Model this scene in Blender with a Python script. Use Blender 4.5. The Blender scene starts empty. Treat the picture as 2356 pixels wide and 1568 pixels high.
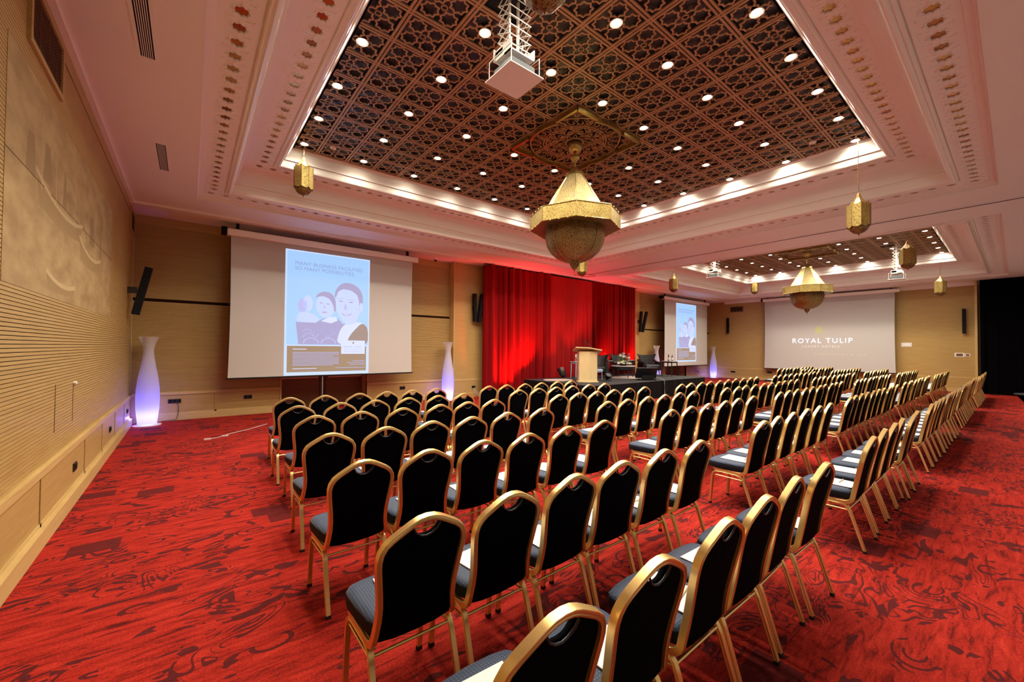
import bpy, math, random
from mathutils import Vector, Matrix
random.seed(7)
PI = math.pi
S = bpy.context.scene
COL = S.collection

# ------------------------------------------------------------------ camera
F_PX = 929.28
YAW, PITCH, ROLL = [math.radians(a) for a in (51.4222, 0.9922, 0.4494)]
fw = Vector((math.cos(YAW)*math.cos(PITCH), math.sin(YAW)*math.cos(PITCH), math.sin(PITCH)))
r0 = Vector((math.sin(YAW), -math.cos(YAW), 0)); u0 = r0.cross(fw)
rt = math.cos(ROLL)*r0 + math.sin(ROLL)*u0
up = -math.sin(ROLL)*r0 + math.cos(ROLL)*u0
cd = bpy.data.cameras.new('camera'); cam = bpy.data.objects.new('camera', cd); COL.objects.link(cam)
cd.sensor_width = 36.0; cd.sensor_fit = 'HORIZONTAL'; cd.lens = F_PX/2356*36
cd.clip_start = 0.05; cd.clip_end = 100
M = Matrix((rt, up, -fw)).transposed().to_4x4(); M.translation = Vector((0, 0, 1.65))
cam.matrix_world = M
S.camera = cam

# ------------------------------------------------------------------ render look
w = bpy.data.worlds.new('world'); S.world = w; w.use_nodes = True
w.node_tree.nodes['Background'].inputs[0].default_value = (1.0, 0.88, 0.76, 1)
w.node_tree.nodes['Background'].inputs[1].default_value = 0.40  # even glow added as fill, entering by the openings behind the camera
S.view_settings.view_transform = 'Standard'; S.view_settings.look = 'None'
S.view_settings.exposure = 0.1; S.view_settings.gamma = 1.0; S.view_settings.use_curve_mapping = False
cy = S.cycles
cy.max_bounces = 8; cy.diffuse_bounces = 6; cy.glossy_bounces = 3; cy.transmission_bounces = 4
cy.use_denoising = True; cy.sample_clamp_indirect = 4.0; cy.sample_clamp_direct = 0.0
cy.use_light_tree = True; cy.caustics_reflective = False; cy.caustics_refractive = False
cy.use_adaptive_sampling = True; cy.adaptive_threshold = 0.03

WARM = (1.0, 0.90, 0.75)
P_DOWN = 60.0       # watt per recessed spot

# ------------------------------------------------------------------ material helpers
MATS = {}
def nodes_of(name):
    m = bpy.data.materials.new(name); m.use_nodes = True
    nt = m.node_tree; b = nt.nodes['Principled BSDF']
    MATS[name] = m
    return m, nt, b
def N(nt, typ, **kw):
    n = nt.nodes.new(typ)
    for k, v in kw.items():
        if k.startswith('i_'): n.inputs[int(k[2:])].default_value = v
        else: setattr(n, k, v)
    return n
def mat(name, col, rough=0.5, metal=0.0, emit=None, es=1.0, spec=None, coat=0.0, var=0.0, vscale=8, bump=0.0, sheen=0.0):
    m, nt, b = nodes_of(name)
    b.inputs['Base Color'].default_value = (*col, 1)
    b.inputs['Roughness'].default_value = rough; b.inputs['Metallic'].default_value = metal
    if spec is not None: b.inputs['Specular IOR Level'].default_value = spec
    if coat: b.inputs['Coat Weight'].default_value = coat; b.inputs['Coat Roughness'].default_value = 0.15
    if sheen: b.inputs['Sheen Weight'].default_value = sheen
    if emit: b.inputs['Emission Color'].default_value = (*emit, 1); b.inputs['Emission Strength'].default_value = es
    if var or bump:
        tc = N(nt, 'ShaderNodeTexCoord'); no = N(nt, 'ShaderNodeTexNoise'); no.inputs['Scale'].default_value = vscale
        no.inputs['Detail'].default_value = 4
        nt.links.new(tc.outputs['Object'], no.inputs['Vector'])
        if var:
            mx = N(nt, 'ShaderNodeMix', data_type='RGBA')
            mx.inputs[6].default_value = (*[c*(1-var) for c in col], 1); mx.inputs[7].default_value = (*[min(1, c*(1+var)) for c in col], 1)
            nt.links.new(no.outputs['Fac'], mx.inputs[0]); nt.links.new(mx.outputs[2], b.inputs['Base Color'])
        if bump:
            bp = N(nt, 'ShaderNodeBump'); bp.inputs['Strength'].default_value = bump; bp.inputs['Distance'].default_value = 0.01
            nt.links.new(no.outputs['Fac'], bp.inputs['Height']); nt.links.new(bp.outputs[0], b.inputs['Normal'])
    return m
def ramp(nt, src, stops):
    r = N(nt, 'ShaderNodeValToRGB'); el = r.color_ramp.elements
    while len(el) < len(stops): el.new(0.5)
    for e, (p, c) in zip(el, stops): e.position = p; e.color = (*c, 1) if len(c) == 3 else c
    nt.links.new(src, r.inputs[0]); return r
def math_n(nt, op, a, b=None, c=None, clamp=False):
    n = N(nt, 'ShaderNodeMath', operation=op); n.use_clamp = clamp
    for i, v in enumerate((a, b, c)):
        if v is None: continue
        if isinstance(v, (int, float)): n.inputs[i].default_value = v
        else: nt.links.new(v, n.inputs[i])
    return n.outputs[0]

def wood_mat(name, c1, c2, rough=0.42, sc=(1.2, 1.2, 34), spec=0.4):
    m, nt, b = nodes_of(name)
    tc = N(nt, 'ShaderNodeTexCoord'); mp = N(nt, 'ShaderNodeMapping'); mp.inputs['Scale'].default_value = sc
    nt.links.new(tc.outputs['Object'], mp.inputs[0])
    no = N(nt, 'ShaderNodeTexNoise'); no.inputs['Scale'].default_value = 1.6; no.inputs['Detail'].default_value = 6; no.inputs['Roughness'].default_value = 0.65
    nt.links.new(mp.outputs[0], no.inputs['Vector'])
    r = ramp(nt, no.outputs['Fac'], [(0.32, c1), (0.68, c2)])
    nt.links.new(r.outputs[0], b.inputs['Base Color']); b.inputs['Roughness'].default_value = rough
    b.inputs['Specular IOR Level'].default_value = spec
    bp = N(nt, 'ShaderNodeBump'); bp.inputs['Strength'].default_value = 0.08; bp.inputs['Distance'].default_value = 0.005
    nt.links.new(no.outputs['Fac'], bp.inputs['Height']); nt.links.new(bp.outputs[0], b.inputs['Normal'])
    return m

wood = wood_mat('oak_veneer', (0.385, 0.245, 0.078), (0.48, 0.325, 0.115))
wood_light = wood_mat('oak_light', (0.48, 0.32, 0.115), (0.58, 0.41, 0.17))
groove = mat('groove_dark', (0.022, 0.007, 0.003), 0.9, spec=0.1)
dark_wood = wood_mat('dark_wood', (0.13, 0.055, 0.018), (0.2, 0.09, 0.03), 0.4)
plaster = mat('plaster', (0.86, 0.835, 0.78), 0.55, var=0.02, vscale=2)
plaster_gloss = mat('plaster_gloss', (0.87, 0.85, 0.78), 0.22, coat=0.5)
black = mat('black_matt', (0.006, 0.006, 0.007), 0.75, spec=0.2)
black_gloss = mat('black_satin', (0.012, 0.012, 0.014), 0.35)
white_paint = mat('white_paint', (0.78, 0.76, 0.70), 0.4)
chrome = mat('chrome', (0.8, 0.8, 0.8), 0.2, 1.0)

# star glass: copper coloured mirror with drifting tint
def star_glass():
    m, nt, b = nodes_of('copper_mirror')
    tc = N(nt, 'ShaderNodeTexCoord'); no = N(nt, 'ShaderNodeTexNoise'); no.inputs['Scale'].default_value = 0.9
    nt.links.new(tc.outputs['Object'], no.inputs['Vector'])
    r = ramp(nt, no.outputs['Fac'], [(0.35, (0.30, 0.07, 0.025)), (0.5, (0.62, 0.27, 0.07)), (0.66, (0.55, 0.38, 0.14))])
    nt.links.new(r.outputs[0], b.inputs['Base Color']); b.inputs['Metallic'].default_value = 0.85; b.inputs['Roughness'].default_value = 0.18
    return m
copper = star_glass()
lattice_m = mat('lattice_bronze', (0.40, 0.235, 0.115), 0.45, 0.25, var=0.12, vscale=3)
lattice_back = mat('lattice_back', (0.016, 0.017, 0.020), 0.4, 0.0, spec=0.6)
medal_m = mat('medallion_bronze', (0.42, 0.22, 0.10), 0.42, 0.35)
gold_rim = mat('gold_rim', (0.45, 0.31, 0.10), 0.28, 0.9)

def pierced(name, c1, c2, scale=55, metal=0.85, rough=0.33):
    m, nt, b = nodes_of(name)
    tc = N(nt, 'ShaderNodeTexCoord'); vo = N(nt, 'ShaderNodeTexVoronoi', feature='DISTANCE_TO_EDGE'); vo.inputs['Scale'].default_value = scale
    nt.links.new(tc.outputs['Object'], vo.inputs['Vector'])
    no = N(nt, 'ShaderNodeTexNoise'); no.inputs['Scale'].default_value = scale*0.8; no.inputs['Detail'].default_value = 3
    nt.links.new(tc.outputs['Object'], no.inputs['Vector'])
    n2 = N(nt, 'ShaderNodeTexNoise'); n2.inputs['Scale'].default_value = 4
    nt.links.new(tc.outputs['Object'], n2.inputs['Vector'])
    r = ramp(nt, no.outputs['Fac'], [(0.40, c2), (0.50, c1)])
    r2 = ramp(nt, n2.outputs['Fac'], [(0.3, (0.75, 0.7, 0.6)), (0.7, (1, 1, 1))])
    mx = N(nt, 'ShaderNodeMix', data_type='RGBA', blend_type='MULTIPLY'); mx.inputs[0].default_value = 1
    nt.links.new(r.outputs[0], mx.inputs[6]); nt.links.new(r2.outputs[0], mx.inputs[7])
    nt.links.new(mx.outputs[2], b.inputs['Base Color']); b.inputs['Metallic'].default_value = metal; b.inputs['Roughness'].default_value = rough
    bp = N(nt, 'ShaderNodeBump'); bp.inputs['Strength'].default_value = 0.5; bp.inputs['Distance'].default_value = 0.004
    nt.links.new(no.outputs['Fac'], bp.inputs['Height']); nt.links.new(bp.outputs[0], b.inputs['Normal'])
    return m
brass_bright = pierced('brass_bright', (0.74, 0.60, 0.30), (0.42, 0.30, 0.11), 85, 0.5, 0.42)  # lighter brass; downlight falling on the cone shade is put into the colour
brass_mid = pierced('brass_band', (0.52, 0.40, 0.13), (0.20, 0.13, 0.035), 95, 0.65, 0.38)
brass_dark = pierced('brass_deep', (0.30, 0.18, 0.06), (0.07, 0.032, 0.010), 90, 0.6, 0.34)  # darkest tone of the pierced brass

gold = mat('gold_frame', (0.86, 0.62, 0.24), 0.30, 0.75)
cap_rubber = mat('black_rubber', (0.01, 0.01, 0.01), 0.6)
def seat_fabric():
    m, nt, b = nodes_of('seat_fabric')
    tc = N(nt, 'ShaderNodeTexCoord'); sx = N(nt, 'ShaderNodeSeparateXYZ'); nt.links.new(tc.outputs['Object'], sx.inputs[0])
    k = 2*PI/0.026
    a = math_n(nt, 'ADD', sx.outputs[0], sx.outputs[1]); c = math_n(nt, 'SUBTRACT', sx.outputs[0], sx.outputs[1])
    sa = math_n(nt, 'SINE', math_n(nt, 'MULTIPLY', a, k)); sc = math_n(nt, 'SINE', math_n(nt, 'MULTIPLY', c, k))
    p = math_n(nt, 'MULTIPLY', sa, sc)
    r = ramp(nt, p, [(0.50, (0.026, 0.040, 0.080)), (0.80, (0.10, 0.14, 0.22))])
    nt.links.new(r.outputs[0], b.inputs['Base Color']); b.inputs['Roughness'].default_value = 0.62
    b.inputs['Sheen Weight'].default_value = 0.15; b.inputs['Specular IOR Level'].default_value = 0.25
    return m
seat_fab = seat_fabric()
seat_side_shaded = mat('seat_side_shaded', (0.008, 0.010, 0.016), 0.7, spec=0.2)  # same fabric as the seat top; side shade put into the colour
back_fab = mat('back_fabric', (0.0014, 0.0016, 0.003), 0.9, spec=0.04)
paper = mat('paper', (0.86, 0.84, 0.80), 0.6)
pen_m = mat('pen_cream', (0.75, 0.62, 0.38), 0.4)

# carpet
def carpet_mat():
    m, nt, b = nodes_of('carpet')
    tc = N(nt, 'ShaderNodeTexCoord'); O = tc.outputs['Object']
    # woven streak noise along x
    mp = N(nt, 'ShaderNodeMapping'); mp.inputs['Scale'].default_value = (2.2, 14, 1); nt.links.new(O, mp.inputs[0])
    st = N(nt, 'ShaderNodeTexNoise'); st.inputs['Scale'].default_value = 1.6; st.inputs['Detail'].default_value = 8; st.inputs['Roughness'].default_value = 0.7; st.inputs['Distortion'].default_value = 0.6
    nt.links.new(mp.outputs[0], st.inputs['Vector'])
    base = ramp(nt, st.outputs['Fac'], [(0.34, (0.085, 0.007, 0.006)), (0.48, (0.31, 0.017, 0.010)), (0.68, (0.43, 0.030, 0.017))])
    # carpet tile shift: each plank offsets the pattern
    br = N(nt, 'ShaderNodeTexBrick'); br.offset = 0.5; br.inputs['Scale'].default_value = 1.0
    br.inputs['Color1'].default_value = (0, 0, 0, 1); br.inputs['Color2'].default_value = (1, 1, 1, 1); br.inputs['Mortar'].default_value = (0.5, 0.5, 0.5, 1)
    br.inputs['Mortar Size'].default_value = 0.0; br.inputs['Brick Width'].default_value = 0.52; br.inputs['Row Height'].default_value = 0.26
    nt.links.new(O, br.inputs['Vector'])
    brs = N(nt, 'ShaderNodeSeparateColor'); nt.links.new(br.outputs[0], brs.inputs[0])
    comb = N(nt, 'ShaderNodeCombineXYZ'); nt.links.new(math_n(nt, 'MULTIPLY', math_n(nt, 'GREATER_THAN', brs.outputs[0], 0.62), 1.37), comb.inputs[0])
    add = N(nt, 'ShaderNodeVectorMath', operation='ADD'); nt.links.new(O, add.inputs[0]); nt.links.new(comb.outputs[0], add.inputs[1])
    mp2 = N(nt, 'ShaderNodeMapping'); mp2.inputs['Scale'].default_value = (0.8, 1.25, 1); nt.links.new(add.outputs[0], mp2.inputs[0])
    V = mp2.outputs[0]
    # curling tendrils: isolines of a distorted noise
    n1 = N(nt, 'ShaderNodeTexNoise'); n1.inputs['Scale'].default_value = 1.7; n1.inputs['Detail'].default_value = 1.0; n1.inputs['Distortion'].default_value = 2.6
    nt.links.new(V, n1.inputs['Vector'])
    wv = math_n(nt, 'ABSOLUTE', math_n(nt, 'SINE', math_n(nt, 'MULTIPLY', n1.outputs['Fac'], 30)))
    width = N(nt, 'ShaderNodeTexNoise'); width.inputs['Scale'].default_value = 3.3; nt.links.new(V, width.inputs['Vector'])
    thr = math_n(nt, 'MULTIPLY', math_n(nt, 'SUBTRACT', width.outputs['Fac'], 0.34), 2.3)
    lines = math_n(nt, 'LESS_THAN', wv, thr)
    # broken by a region mask
    n3 = N(nt, 'ShaderNodeTexNoise'); n3.inputs['Scale'].default_value = 0.9; n3.inputs['Detail'].default_value = 2; nt.links.new(O, n3.inputs['Vector'])
    reg = math_n(nt, 'GREATER_THAN', n3.outputs['Fac'], 0.50)
    # spirals and leaves : voronoi rings
    vo = N(nt, 'ShaderNodeTexVoronoi'); vo.inputs['Scale'].default_value = 2.3; nt.links.new(V, vo.inputs['Vector'])
    ring = math_n(nt, 'LESS_THAN', math_n(nt, 'ABSOLUTE', math_n(nt, 'SINE', math_n(nt, 'MULTIPLY', vo.outputs['Distance'], 24))), 0.42)
    close = math_n(nt, 'LESS_THAN', vo.outputs['Distance'], 0.30)
    n5 = N(nt, 'ShaderNodeTexNoise'); n5.inputs['Scale'].default_value = 6; nt.links.new(V, n5.inputs['Vector'])
    rings = math_n(nt, 'MULTIPLY', math_n(nt, 'MULTIPLY', ring, close), math_n(nt, 'GREATER_THAN', n5.outputs['Fac'], 0.48))
    lf = N(nt, 'ShaderNodeTexNoise'); lf.inputs['Scale'].default_value = 3.6; lf.inputs['Detail'].default_value = 2.5; lf.inputs['Distortion'].default_value = 1.2
    mp3 = N(nt, 'ShaderNodeMapping'); mp3.inputs['Scale'].default_value = (0.55, 1.3, 1); mp3.inputs['Rotation'].default_value = (0, 0, 0.5); nt.links.new(add.outputs[0], mp3.inputs[0]); nt.links.new(mp3.outputs[0], lf.inputs['Vector'])
    leaves = math_n(nt, 'GREATER_THAN', lf.outputs['Fac'], 0.635)
    mask = math_n(nt, 'MAXIMUM', math_n(nt, 'MAXIMUM', math_n(nt, 'MULTIPLY', lines, reg), rings), leaves)
    # dark blocks
    br2 = N(nt, 'ShaderNodeTexBrick'); br2.offset = 0.37; br2.inputs['Scale'].default_value = 1.0
    br2.inputs['Color1'].default_value = (0, 0, 0, 1); br2.inputs['Color2'].default_value = (1, 1, 1, 1); br2.inputs['Mortar'].default_value = (0, 0, 0, 1)
    br2.inputs['Mortar Size'].default_value = 0.0; br2.inputs['Brick Width'].default_value = 0.31; br2.inputs['Row Height'].default_value = 0.23
    nt.links.new(O, br2.inputs['Vector'])
    b2 = N(nt, 'ShaderNodeSeparateColor'); nt.links.new(br2.outputs[0], b2.inputs[0])
    blk = math_n(nt, 'GREATER_THAN', b2.outputs[0], 0.955)
    # pile breakup
    pn = N(nt, 'ShaderNodeTexNoise'); pn.inputs['Scale'].default_value = 90; pn.inputs['Detail'].default_value = 2; nt.links.new(O, pn.inputs['Vector'])
    mm = math_n(nt, 'MULTIPLY', math_n(nt, 'MAXIMUM', mask, math_n(nt, 'MULTIPLY', blk, 0.9)), math_n(nt, 'MULTIPLY', math_n(nt, 'ADD', pn.outputs['Fac'], 0.45), 0.95), clamp=True)
    dk = N(nt, 'ShaderNodeMix', data_type='RGBA'); nt.links.new(mm, dk.inputs[0]); nt.links.new(base.outputs[0], dk.inputs[6]); dk.inputs[7].default_value = (0.070, 0.011, 0.012, 1)
    fl = ramp(nt, pn.outputs['Fac'], [(0.3, (0.72, 0.72, 0.72)), (0.7, (1.25, 1.2, 1.2))])
    ml = N(nt, 'ShaderNodeMix', data_type='RGBA', blend_type='MULTIPLY'); ml.inputs[0].default_value = 1
    nt.links.new(dk.outputs[2], ml.inputs[6]); nt.links.new(fl.outputs[0], ml.inputs[7])
    nt.links.new(ml.outputs[2], b.inputs['Base Color']); b.inputs['Roughness'].default_value = 0.95; b.inputs['Specular IOR Level'].default_value = 0.1
    bp = N(nt, 'ShaderNodeBump'); bp.inputs['Strength'].default_value = 0.35; bp.inputs['Distance'].default_value = 0.006
    nt.links.new(pn.outputs['Fac'], bp.inputs['Height']); nt.links.new(bp.outputs[0], b.inputs['Normal'])
    return m
carpet = carpet_mat()

# ------------------------------------------------------------------ mesh helpers
class MB:
    def __init__(s): s.v = []; s.f = []; s.m = []
    def add(s, vs, fs, mi=0):
        n = len(s.v); s.v += [tuple(p) for p in vs]
        for f in fs: s.f.append([n+i for i in f]); s.m.append(mi)
        return s
    def box(s, x0, x1, y0, y1, z0, z1, mi=0):
        return s.add([(x0,y0,z0),(x1,y0,z0),(x1,y1,z0),(x0,y1,z0),(x0,y0,z1),(x1,y0,z1),(x1,y1,z1),(x0,y1,z1)],
                     [(3,2,1,0),(4,5,6,7),(0,1,5,4),(1,2,6,5),(2,3,7,6),(3,0,4,7)], mi)
    def rbox(s, x0, x1, y0, y1, z0, z1, b=0.01, mi=0):
        # chamfered box
        vs = []; idx = {}
        for cx, X in ((0, (x0, x1)),):
            pass
        def key(i, j, k, a): return (i, j, k, a)
        P = []
        for i in (0, 1):
            for j in (0, 1):
                for k in (0, 1):
                    x = (x0, x1)[i]; y = (y0, y1)[j]; z = (z0, z1)[k]
                    dx = b if i == 0 else -b; dy = b if j == 0 else -b; dz = b if k == 0 else -b
                    idx[(i,j,k,0)] = len(P); P.append((x, y+dy, z+dz))
                    idx[(i,j,k,1)] = len(P); P.append((x+dx, y, z+dz))
                    idx[(i,j,k,2)] = len(P); P.append((x+dx, y+dy, z))
        I = idx; fs = []
        for i in (0, 1):
            q = [I[(i,0,0,0)], I[(i,1,0,0)], I[(i,1,1,0)], I[(i,0,1,0)]]; fs.append(q if i else q[::-1])
            q = [I[(0,i,0,1)], I[(1,i,0,1)], I[(1,i,1,1)], I[(0,i,1,1)]]; fs.append(q[::-1] if i else q)
            q = [I[(0,0,i,2)], I[(1,0,i,2)], I[(1,1,i,2)], I[(0,1,i,2)]]; fs.append(q if i else q[::-1])
        for i in (0, 1):
            for j in (0, 1):
                fs.append([I[(i,j,0,0)], I[(i,j,1,0)], I[(i,j,1,1)], I[(i,j,0,1)]])
                fs.append([I[(i,0,j,0)], I[(i,1,j,0)], I[(i,1,j,2)], I[(i,0,j,2)]])
                fs.append([I[(0,i,j,1)], I[(1,i,j,1)], I[(1,i,j,2)], I[(0,i,j,2)]])
        for i in (0, 1):
            for j in (0, 1):
                for k in (0, 1):
                    fs.append([I[(i,j,k,0)], I[(i,j,k,1)], I[(i,j,k,2)]])
        return s.add(P, fs, mi)
    def prism(s, poly, z0, z1, mi=0, T=None):
        n = len(poly)
        vs = [(x, y, z0) for x, y in poly] + [(x, y, z1) for x, y in poly]
        if T: vs = [T(*p) for p in vs]
        return s.add(vs, [list(range(n))[::-1], list(range(n, 2*n))] + [(i, (i+1) % n, n+(i+1) % n, n+i) for i in range(n)], mi)
    def sweep(s, path, prof, closed=False, upv=(0, 0, 1), mi=0, caps=True, scale=None):
        P = [Vector(p) for p in path]; n = len(P); k = len(prof); U = Vector(upv); vs = []
        for i in range(n):
            if closed: t = P[(i+1) % n]-P[i-1]
            else: t = P[min(i+1, n-1)]-P[max(i-1, 0)]
            t.normalize(); a = t.cross(U)
            if a.length < 1e-4: a = t.cross(Vector((1, 0, 0)))
            a.normalize(); c = a.cross(t); sc = scale[i] if scale else 1
            for (p, q) in prof: vs.append(P[i] + a*p*sc + c*q*sc)
        fs = []
        for i in range(n if closed else n-1):
            for j in range(k):
                a = i*k+j; b = i*k+(j+1) % k; c = ((i+1) % n)*k+(j+1) % k; d = ((i+1) % n)*k+j
                fs.append((a, b, c, d))
        if not closed and caps: fs += [list(range(k))[::-1], [(n-1)*k+j for j in range(k)]]
        return s.add(vs, fs, mi)
    def tube(s, path, r, n=8, mi=0, closed=False, upv=(0.123, 0.05, 1), scale=None):
        return s.sweep(path, [(r*math.cos(2*PI*j/n), r*math.sin(2*PI*j/n)) for j in range(n)], closed, upv, mi, True, scale)
    def lathe(s, prof, n=24, c=(0, 0, 0), mi=0, a0=0.0, lobes=None):
        k = len(prof); vs = []
        for i in range(n):
            a = a0 + 2*PI*i/n
            for (r, z) in prof:
                rr = r*(lobes(a) if lobes else 1)
                vs.append((c[0]+rr*math.cos(a), c[1]+rr*math.sin(a), c[2]+z))
        fs = []
        for i in range(n):
            for j in range(k-1):
                fs.append((i*k+j, ((i+1) % n)*k+j, ((i+1) % n)*k+j+1, i*k+j+1))
        if prof[0][0] > 1e-4: fs.append([i*k for i in range(n)][::-1])
        if prof[-1][0] > 1e-4: fs.append([i*k+k-1 for i in range(n)])
        return s.add(vs, fs, mi)
    def build(s, name, m, parent=None, smooth=None, loc=None, rotz=None):
        me = bpy.data.meshes.new(name); me.from_pydata(s.v, [], s.f)
        for mm in (m if isinstance(m, (list, tuple)) else [m]): me.materials.append(mm)
        for p, i in zip(me.polygons, s.m): p.material_index = i
        me.validate(); me.update()
        if smooth is not None:
            me.polygons.foreach_set('use_smooth', [True]*len(me.polygons))
            me.set_sharp_from_angle(angle=math.radians(smooth))
        o = bpy.data.objects.new(name, me); COL.objects.link(o)
        if loc: o.location = loc
        if rotz is not None: o.rotation_euler = (0, 0, rotz)
        if parent: o.parent = parent
        return o
def recalc(o):
    import bmesh
    bm = bmesh.new(); bm.from_mesh(o.data); bmesh.ops.recalc_face_normals(bm, faces=bm.faces); bm.to_mesh(o.data); bm.free()
    return o
def tag(o, label=None, cat=None, group=None, kind=None):
    if label: o['label'] = label
    if cat: o['category'] = cat
    if group: o['group'] = group
    if kind: o['kind'] = kind
    return o
def empty(name, loc=(0, 0, 0), rz=0.0):
    o = bpy.data.objects.new(name, None); o.empty_display_size = 0.1; o.location = loc; o.rotation_euler = (0, 0, rz); COL.objects.link(o); return o
def copy_tree(o, parent=None):
    c = o.copy(); COL.objects.link(c)
    if parent: c.parent = parent
    for ch in o.children: copy_tree(ch, c)
    return c
def struct(o): o['kind'] = 'structure'; return o
def text(body, name, size, m, parent, loc, rot, align='LEFT', spacing=1.0, ext=0.0005):
    cu = bpy.data.curves.new(name, 'FONT'); cu.body = body; cu.size = size; cu.align_x = align; cu.space_character = spacing; cu.extrude = ext
    cu.materials.append(m); t_ = bpy.data.objects.new(name+'_curve', cu); me = bpy.data.meshes.new_from_object(t_); bpy.data.objects.remove(t_)
    o = bpy.data.objects.new(name, me); COL.objects.link(o); o.location = loc; o.rotation_euler = rot
    if parent: o.parent = parent
    return o

# ------------------------------------------------------------------ room dimensions
XL, XR = -0.96, 24.6
YB, YD, YW, YP = -1.7, 10.75, 11.65, 11.4      # back, ceiling step, recess wall, pier wall
ZC, ZC2 = 4.47, 4.43
TR = (0.05, 10.62, 0.18, 9.82)
DX = 12.85
ZG = 5.36

struct(MB().box(XL-0.3, XR+2.5, YB-0.3, 12.4, -0.1, 0.0).build('floor', carpet))

# ceiling with two tray openings
c = MB()
def slab(x0, x1, y0, y1, z): c.box(x0, x1, y0, y1, z, z+0.02)
a0, a1, b0, b1 = TR
slab(XL-0.1, XR+2.4, YB-0.1, b0, ZC); slab(XL-0.1, XR+2.4, b1, YD, ZC)
slab(XL-0.1, a0, b0, b1, ZC); slab(a1, a0+DX, b0, b1, ZC); slab(a1+DX, XR+2.4, b0, b1, ZC)
c.box(XL-0.1, XR+0.1, YD, 12.2, ZC2, ZC+0.02)
c.box(XL-0.02, XL+0.06, YB, YD, ZC2+0.01, ZC)
c.box(XR-0.06, XR+0.02, 0.95, YD, ZC2-0.12, ZC)
c.box(XL, XR, YD-0.02, YD, ZC2-0.005, ZC)
struct(c.build('ceiling', plaster))

def ring(mb, prof, rect, mi=0):
    x0, x1, y0, y1 = rect; n = len(prof); vs = []
    for (o, z) in prof: vs += [(x0+o, y0+o, z), (x1-o, y0+o, z), (x1-o, y1-o, z), (x0+o, y1-o, z)]
    fs = []
    for i in range(n-1):
        for k in range(4):
            a = i*4+k; b = i*4+(k+1) % 4
            fs.append((a, b, b+4, a+4))
    mb.add(vs, fs, mi)

def star_pts(R, r, n=8, a0=0.0):
    return [((R if i % 2 == 0 else r)*math.cos(a0+PI*i/n), (R if i % 2 == 0 else r)*math.sin(a0+PI*i/n)) for i in range(2*n)]
RS, RI = 0.066, 0.049
SP = star_pts(RS, RI)
def star_band(x0, x1, y0, y1, along, z):
    """frieze strip with star shaped recesses; returns white mesh pieces and glass pieces"""
    L = (x1-x0) if along == 'x' else (y1-y0); W = (y1-y0) if along == 'x' else (x1-x0)
    n = max(1, round(L/0.2305)); p = L/n
    return n, p, L, W

def make_bands(mw, mg, rect, o0, o1, z):
    x0, x1, y0, y1 = rect; W = o1-o0
    sides = []
    for (ax, cx0, cx1, cc) in (('x', x0+o0, x1-o0, y0+(o0+o1)/2), ('x', x0+o0, x1-o0, y1-(o0+o1)/2),
                               ('y', y0+o1, y1-o1, x0+(o0+o1)/2), ('y', y0+o1, y1-o1, x1-(o0+o1)/2)):
        L = cx1-cx0; n = round(L/0.2305); p = L/n
        for i in range(n):
            m = cx0+p*(i+0.5)
            ox, oy = (m, cc) if ax == 'x' else (cc, m)
            hx, hy = (p/2, W/2) if ax == 'x' else (W/2, p/2)
            out = []; mid = []; inn = []
            for k in range(16):
                a = PI*k/8; ca, sa = math.cos(a), math.sin(a)
                if k % 4 == 2: qx, qy = math.copysign(hx, ca), math.copysign(hy, sa)
                else:
                    s = min(hx/abs(ca) if abs(ca) > 1e-6 else 9, hy/abs(sa) if abs(sa) > 1e-6 else 9); qx, qy = ca*s, sa*s
                out.append((ox+qx, oy+qy, z))
                inn.append((ox+SP[k][0], oy+SP[k][1], z))
            top = [(q[0], q[1], z+0.007) for q in inn]
            # raised rim ring
            rim_o = [(ox+SP[k][0]*1.28, oy+SP[k][1]*1.28, z-0.010) for k in range(16)]
            rim_i = [(ox+SP[k][0]*1.12, oy+SP[k][1]*1.12, z-0.010) for k in range(16)]
            rim_oo = [(ox+SP[k][0]*1.30, oy+SP[k][1]*1.30, z) for k in range(16)]
            vs = out+inn+top+rim_o+rim_i+rim_oo
            fs = []
            for k in range(16):
                q = (k+1) % 16
                fs += [(k, q, 80+q, 80+k), (80+k, 80+q, 48+q, 48+k), (48+k, 48+q, 64+q, 64+k), (64+k, 64+q, 16+q, 16+k), (16+k, 16+q, 32+q, 32+k)]
            mw.add(vs, fs)
            mg.add([(q[0], q[1], z+0.006) for q in inn], [list(range(16))])
            # relief bars between stars
            if ax == 'x':
                for s1 in (-1, 1):
                    mw.box(ox+hx-0.03, ox+hx+0.03, oy+s1*0.105-0.006, oy+s1*0.105+0.006, z-0.006, z)
                    mw.box(ox+hx-0.006, ox+hx+0.006, oy+s1*0.07-0.03, oy+s1*0.07+0.03, z-0.006, z)
                mw.box(ox+hx-0.03, ox+hx+0.03, oy-0.007, oy+0.007, z-0.006, z)
            else:
                for s1 in (-1, 1):
                    mw.box(ox+s1*0.105-0.006, ox+s1*0.105+0.006, oy+hy-0.03, oy+hy+0.03, z-0.006, z)
                    mw.box(ox+s1*0.07-0.03, ox+s1*0.07+0.03, oy+hy-0.006, oy+hy+0.006, z-0.006, z)
                mw.box(ox-0.007, ox+0.007, oy+hy-0.03, oy+hy+0.03, z-0.006, z)

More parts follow.
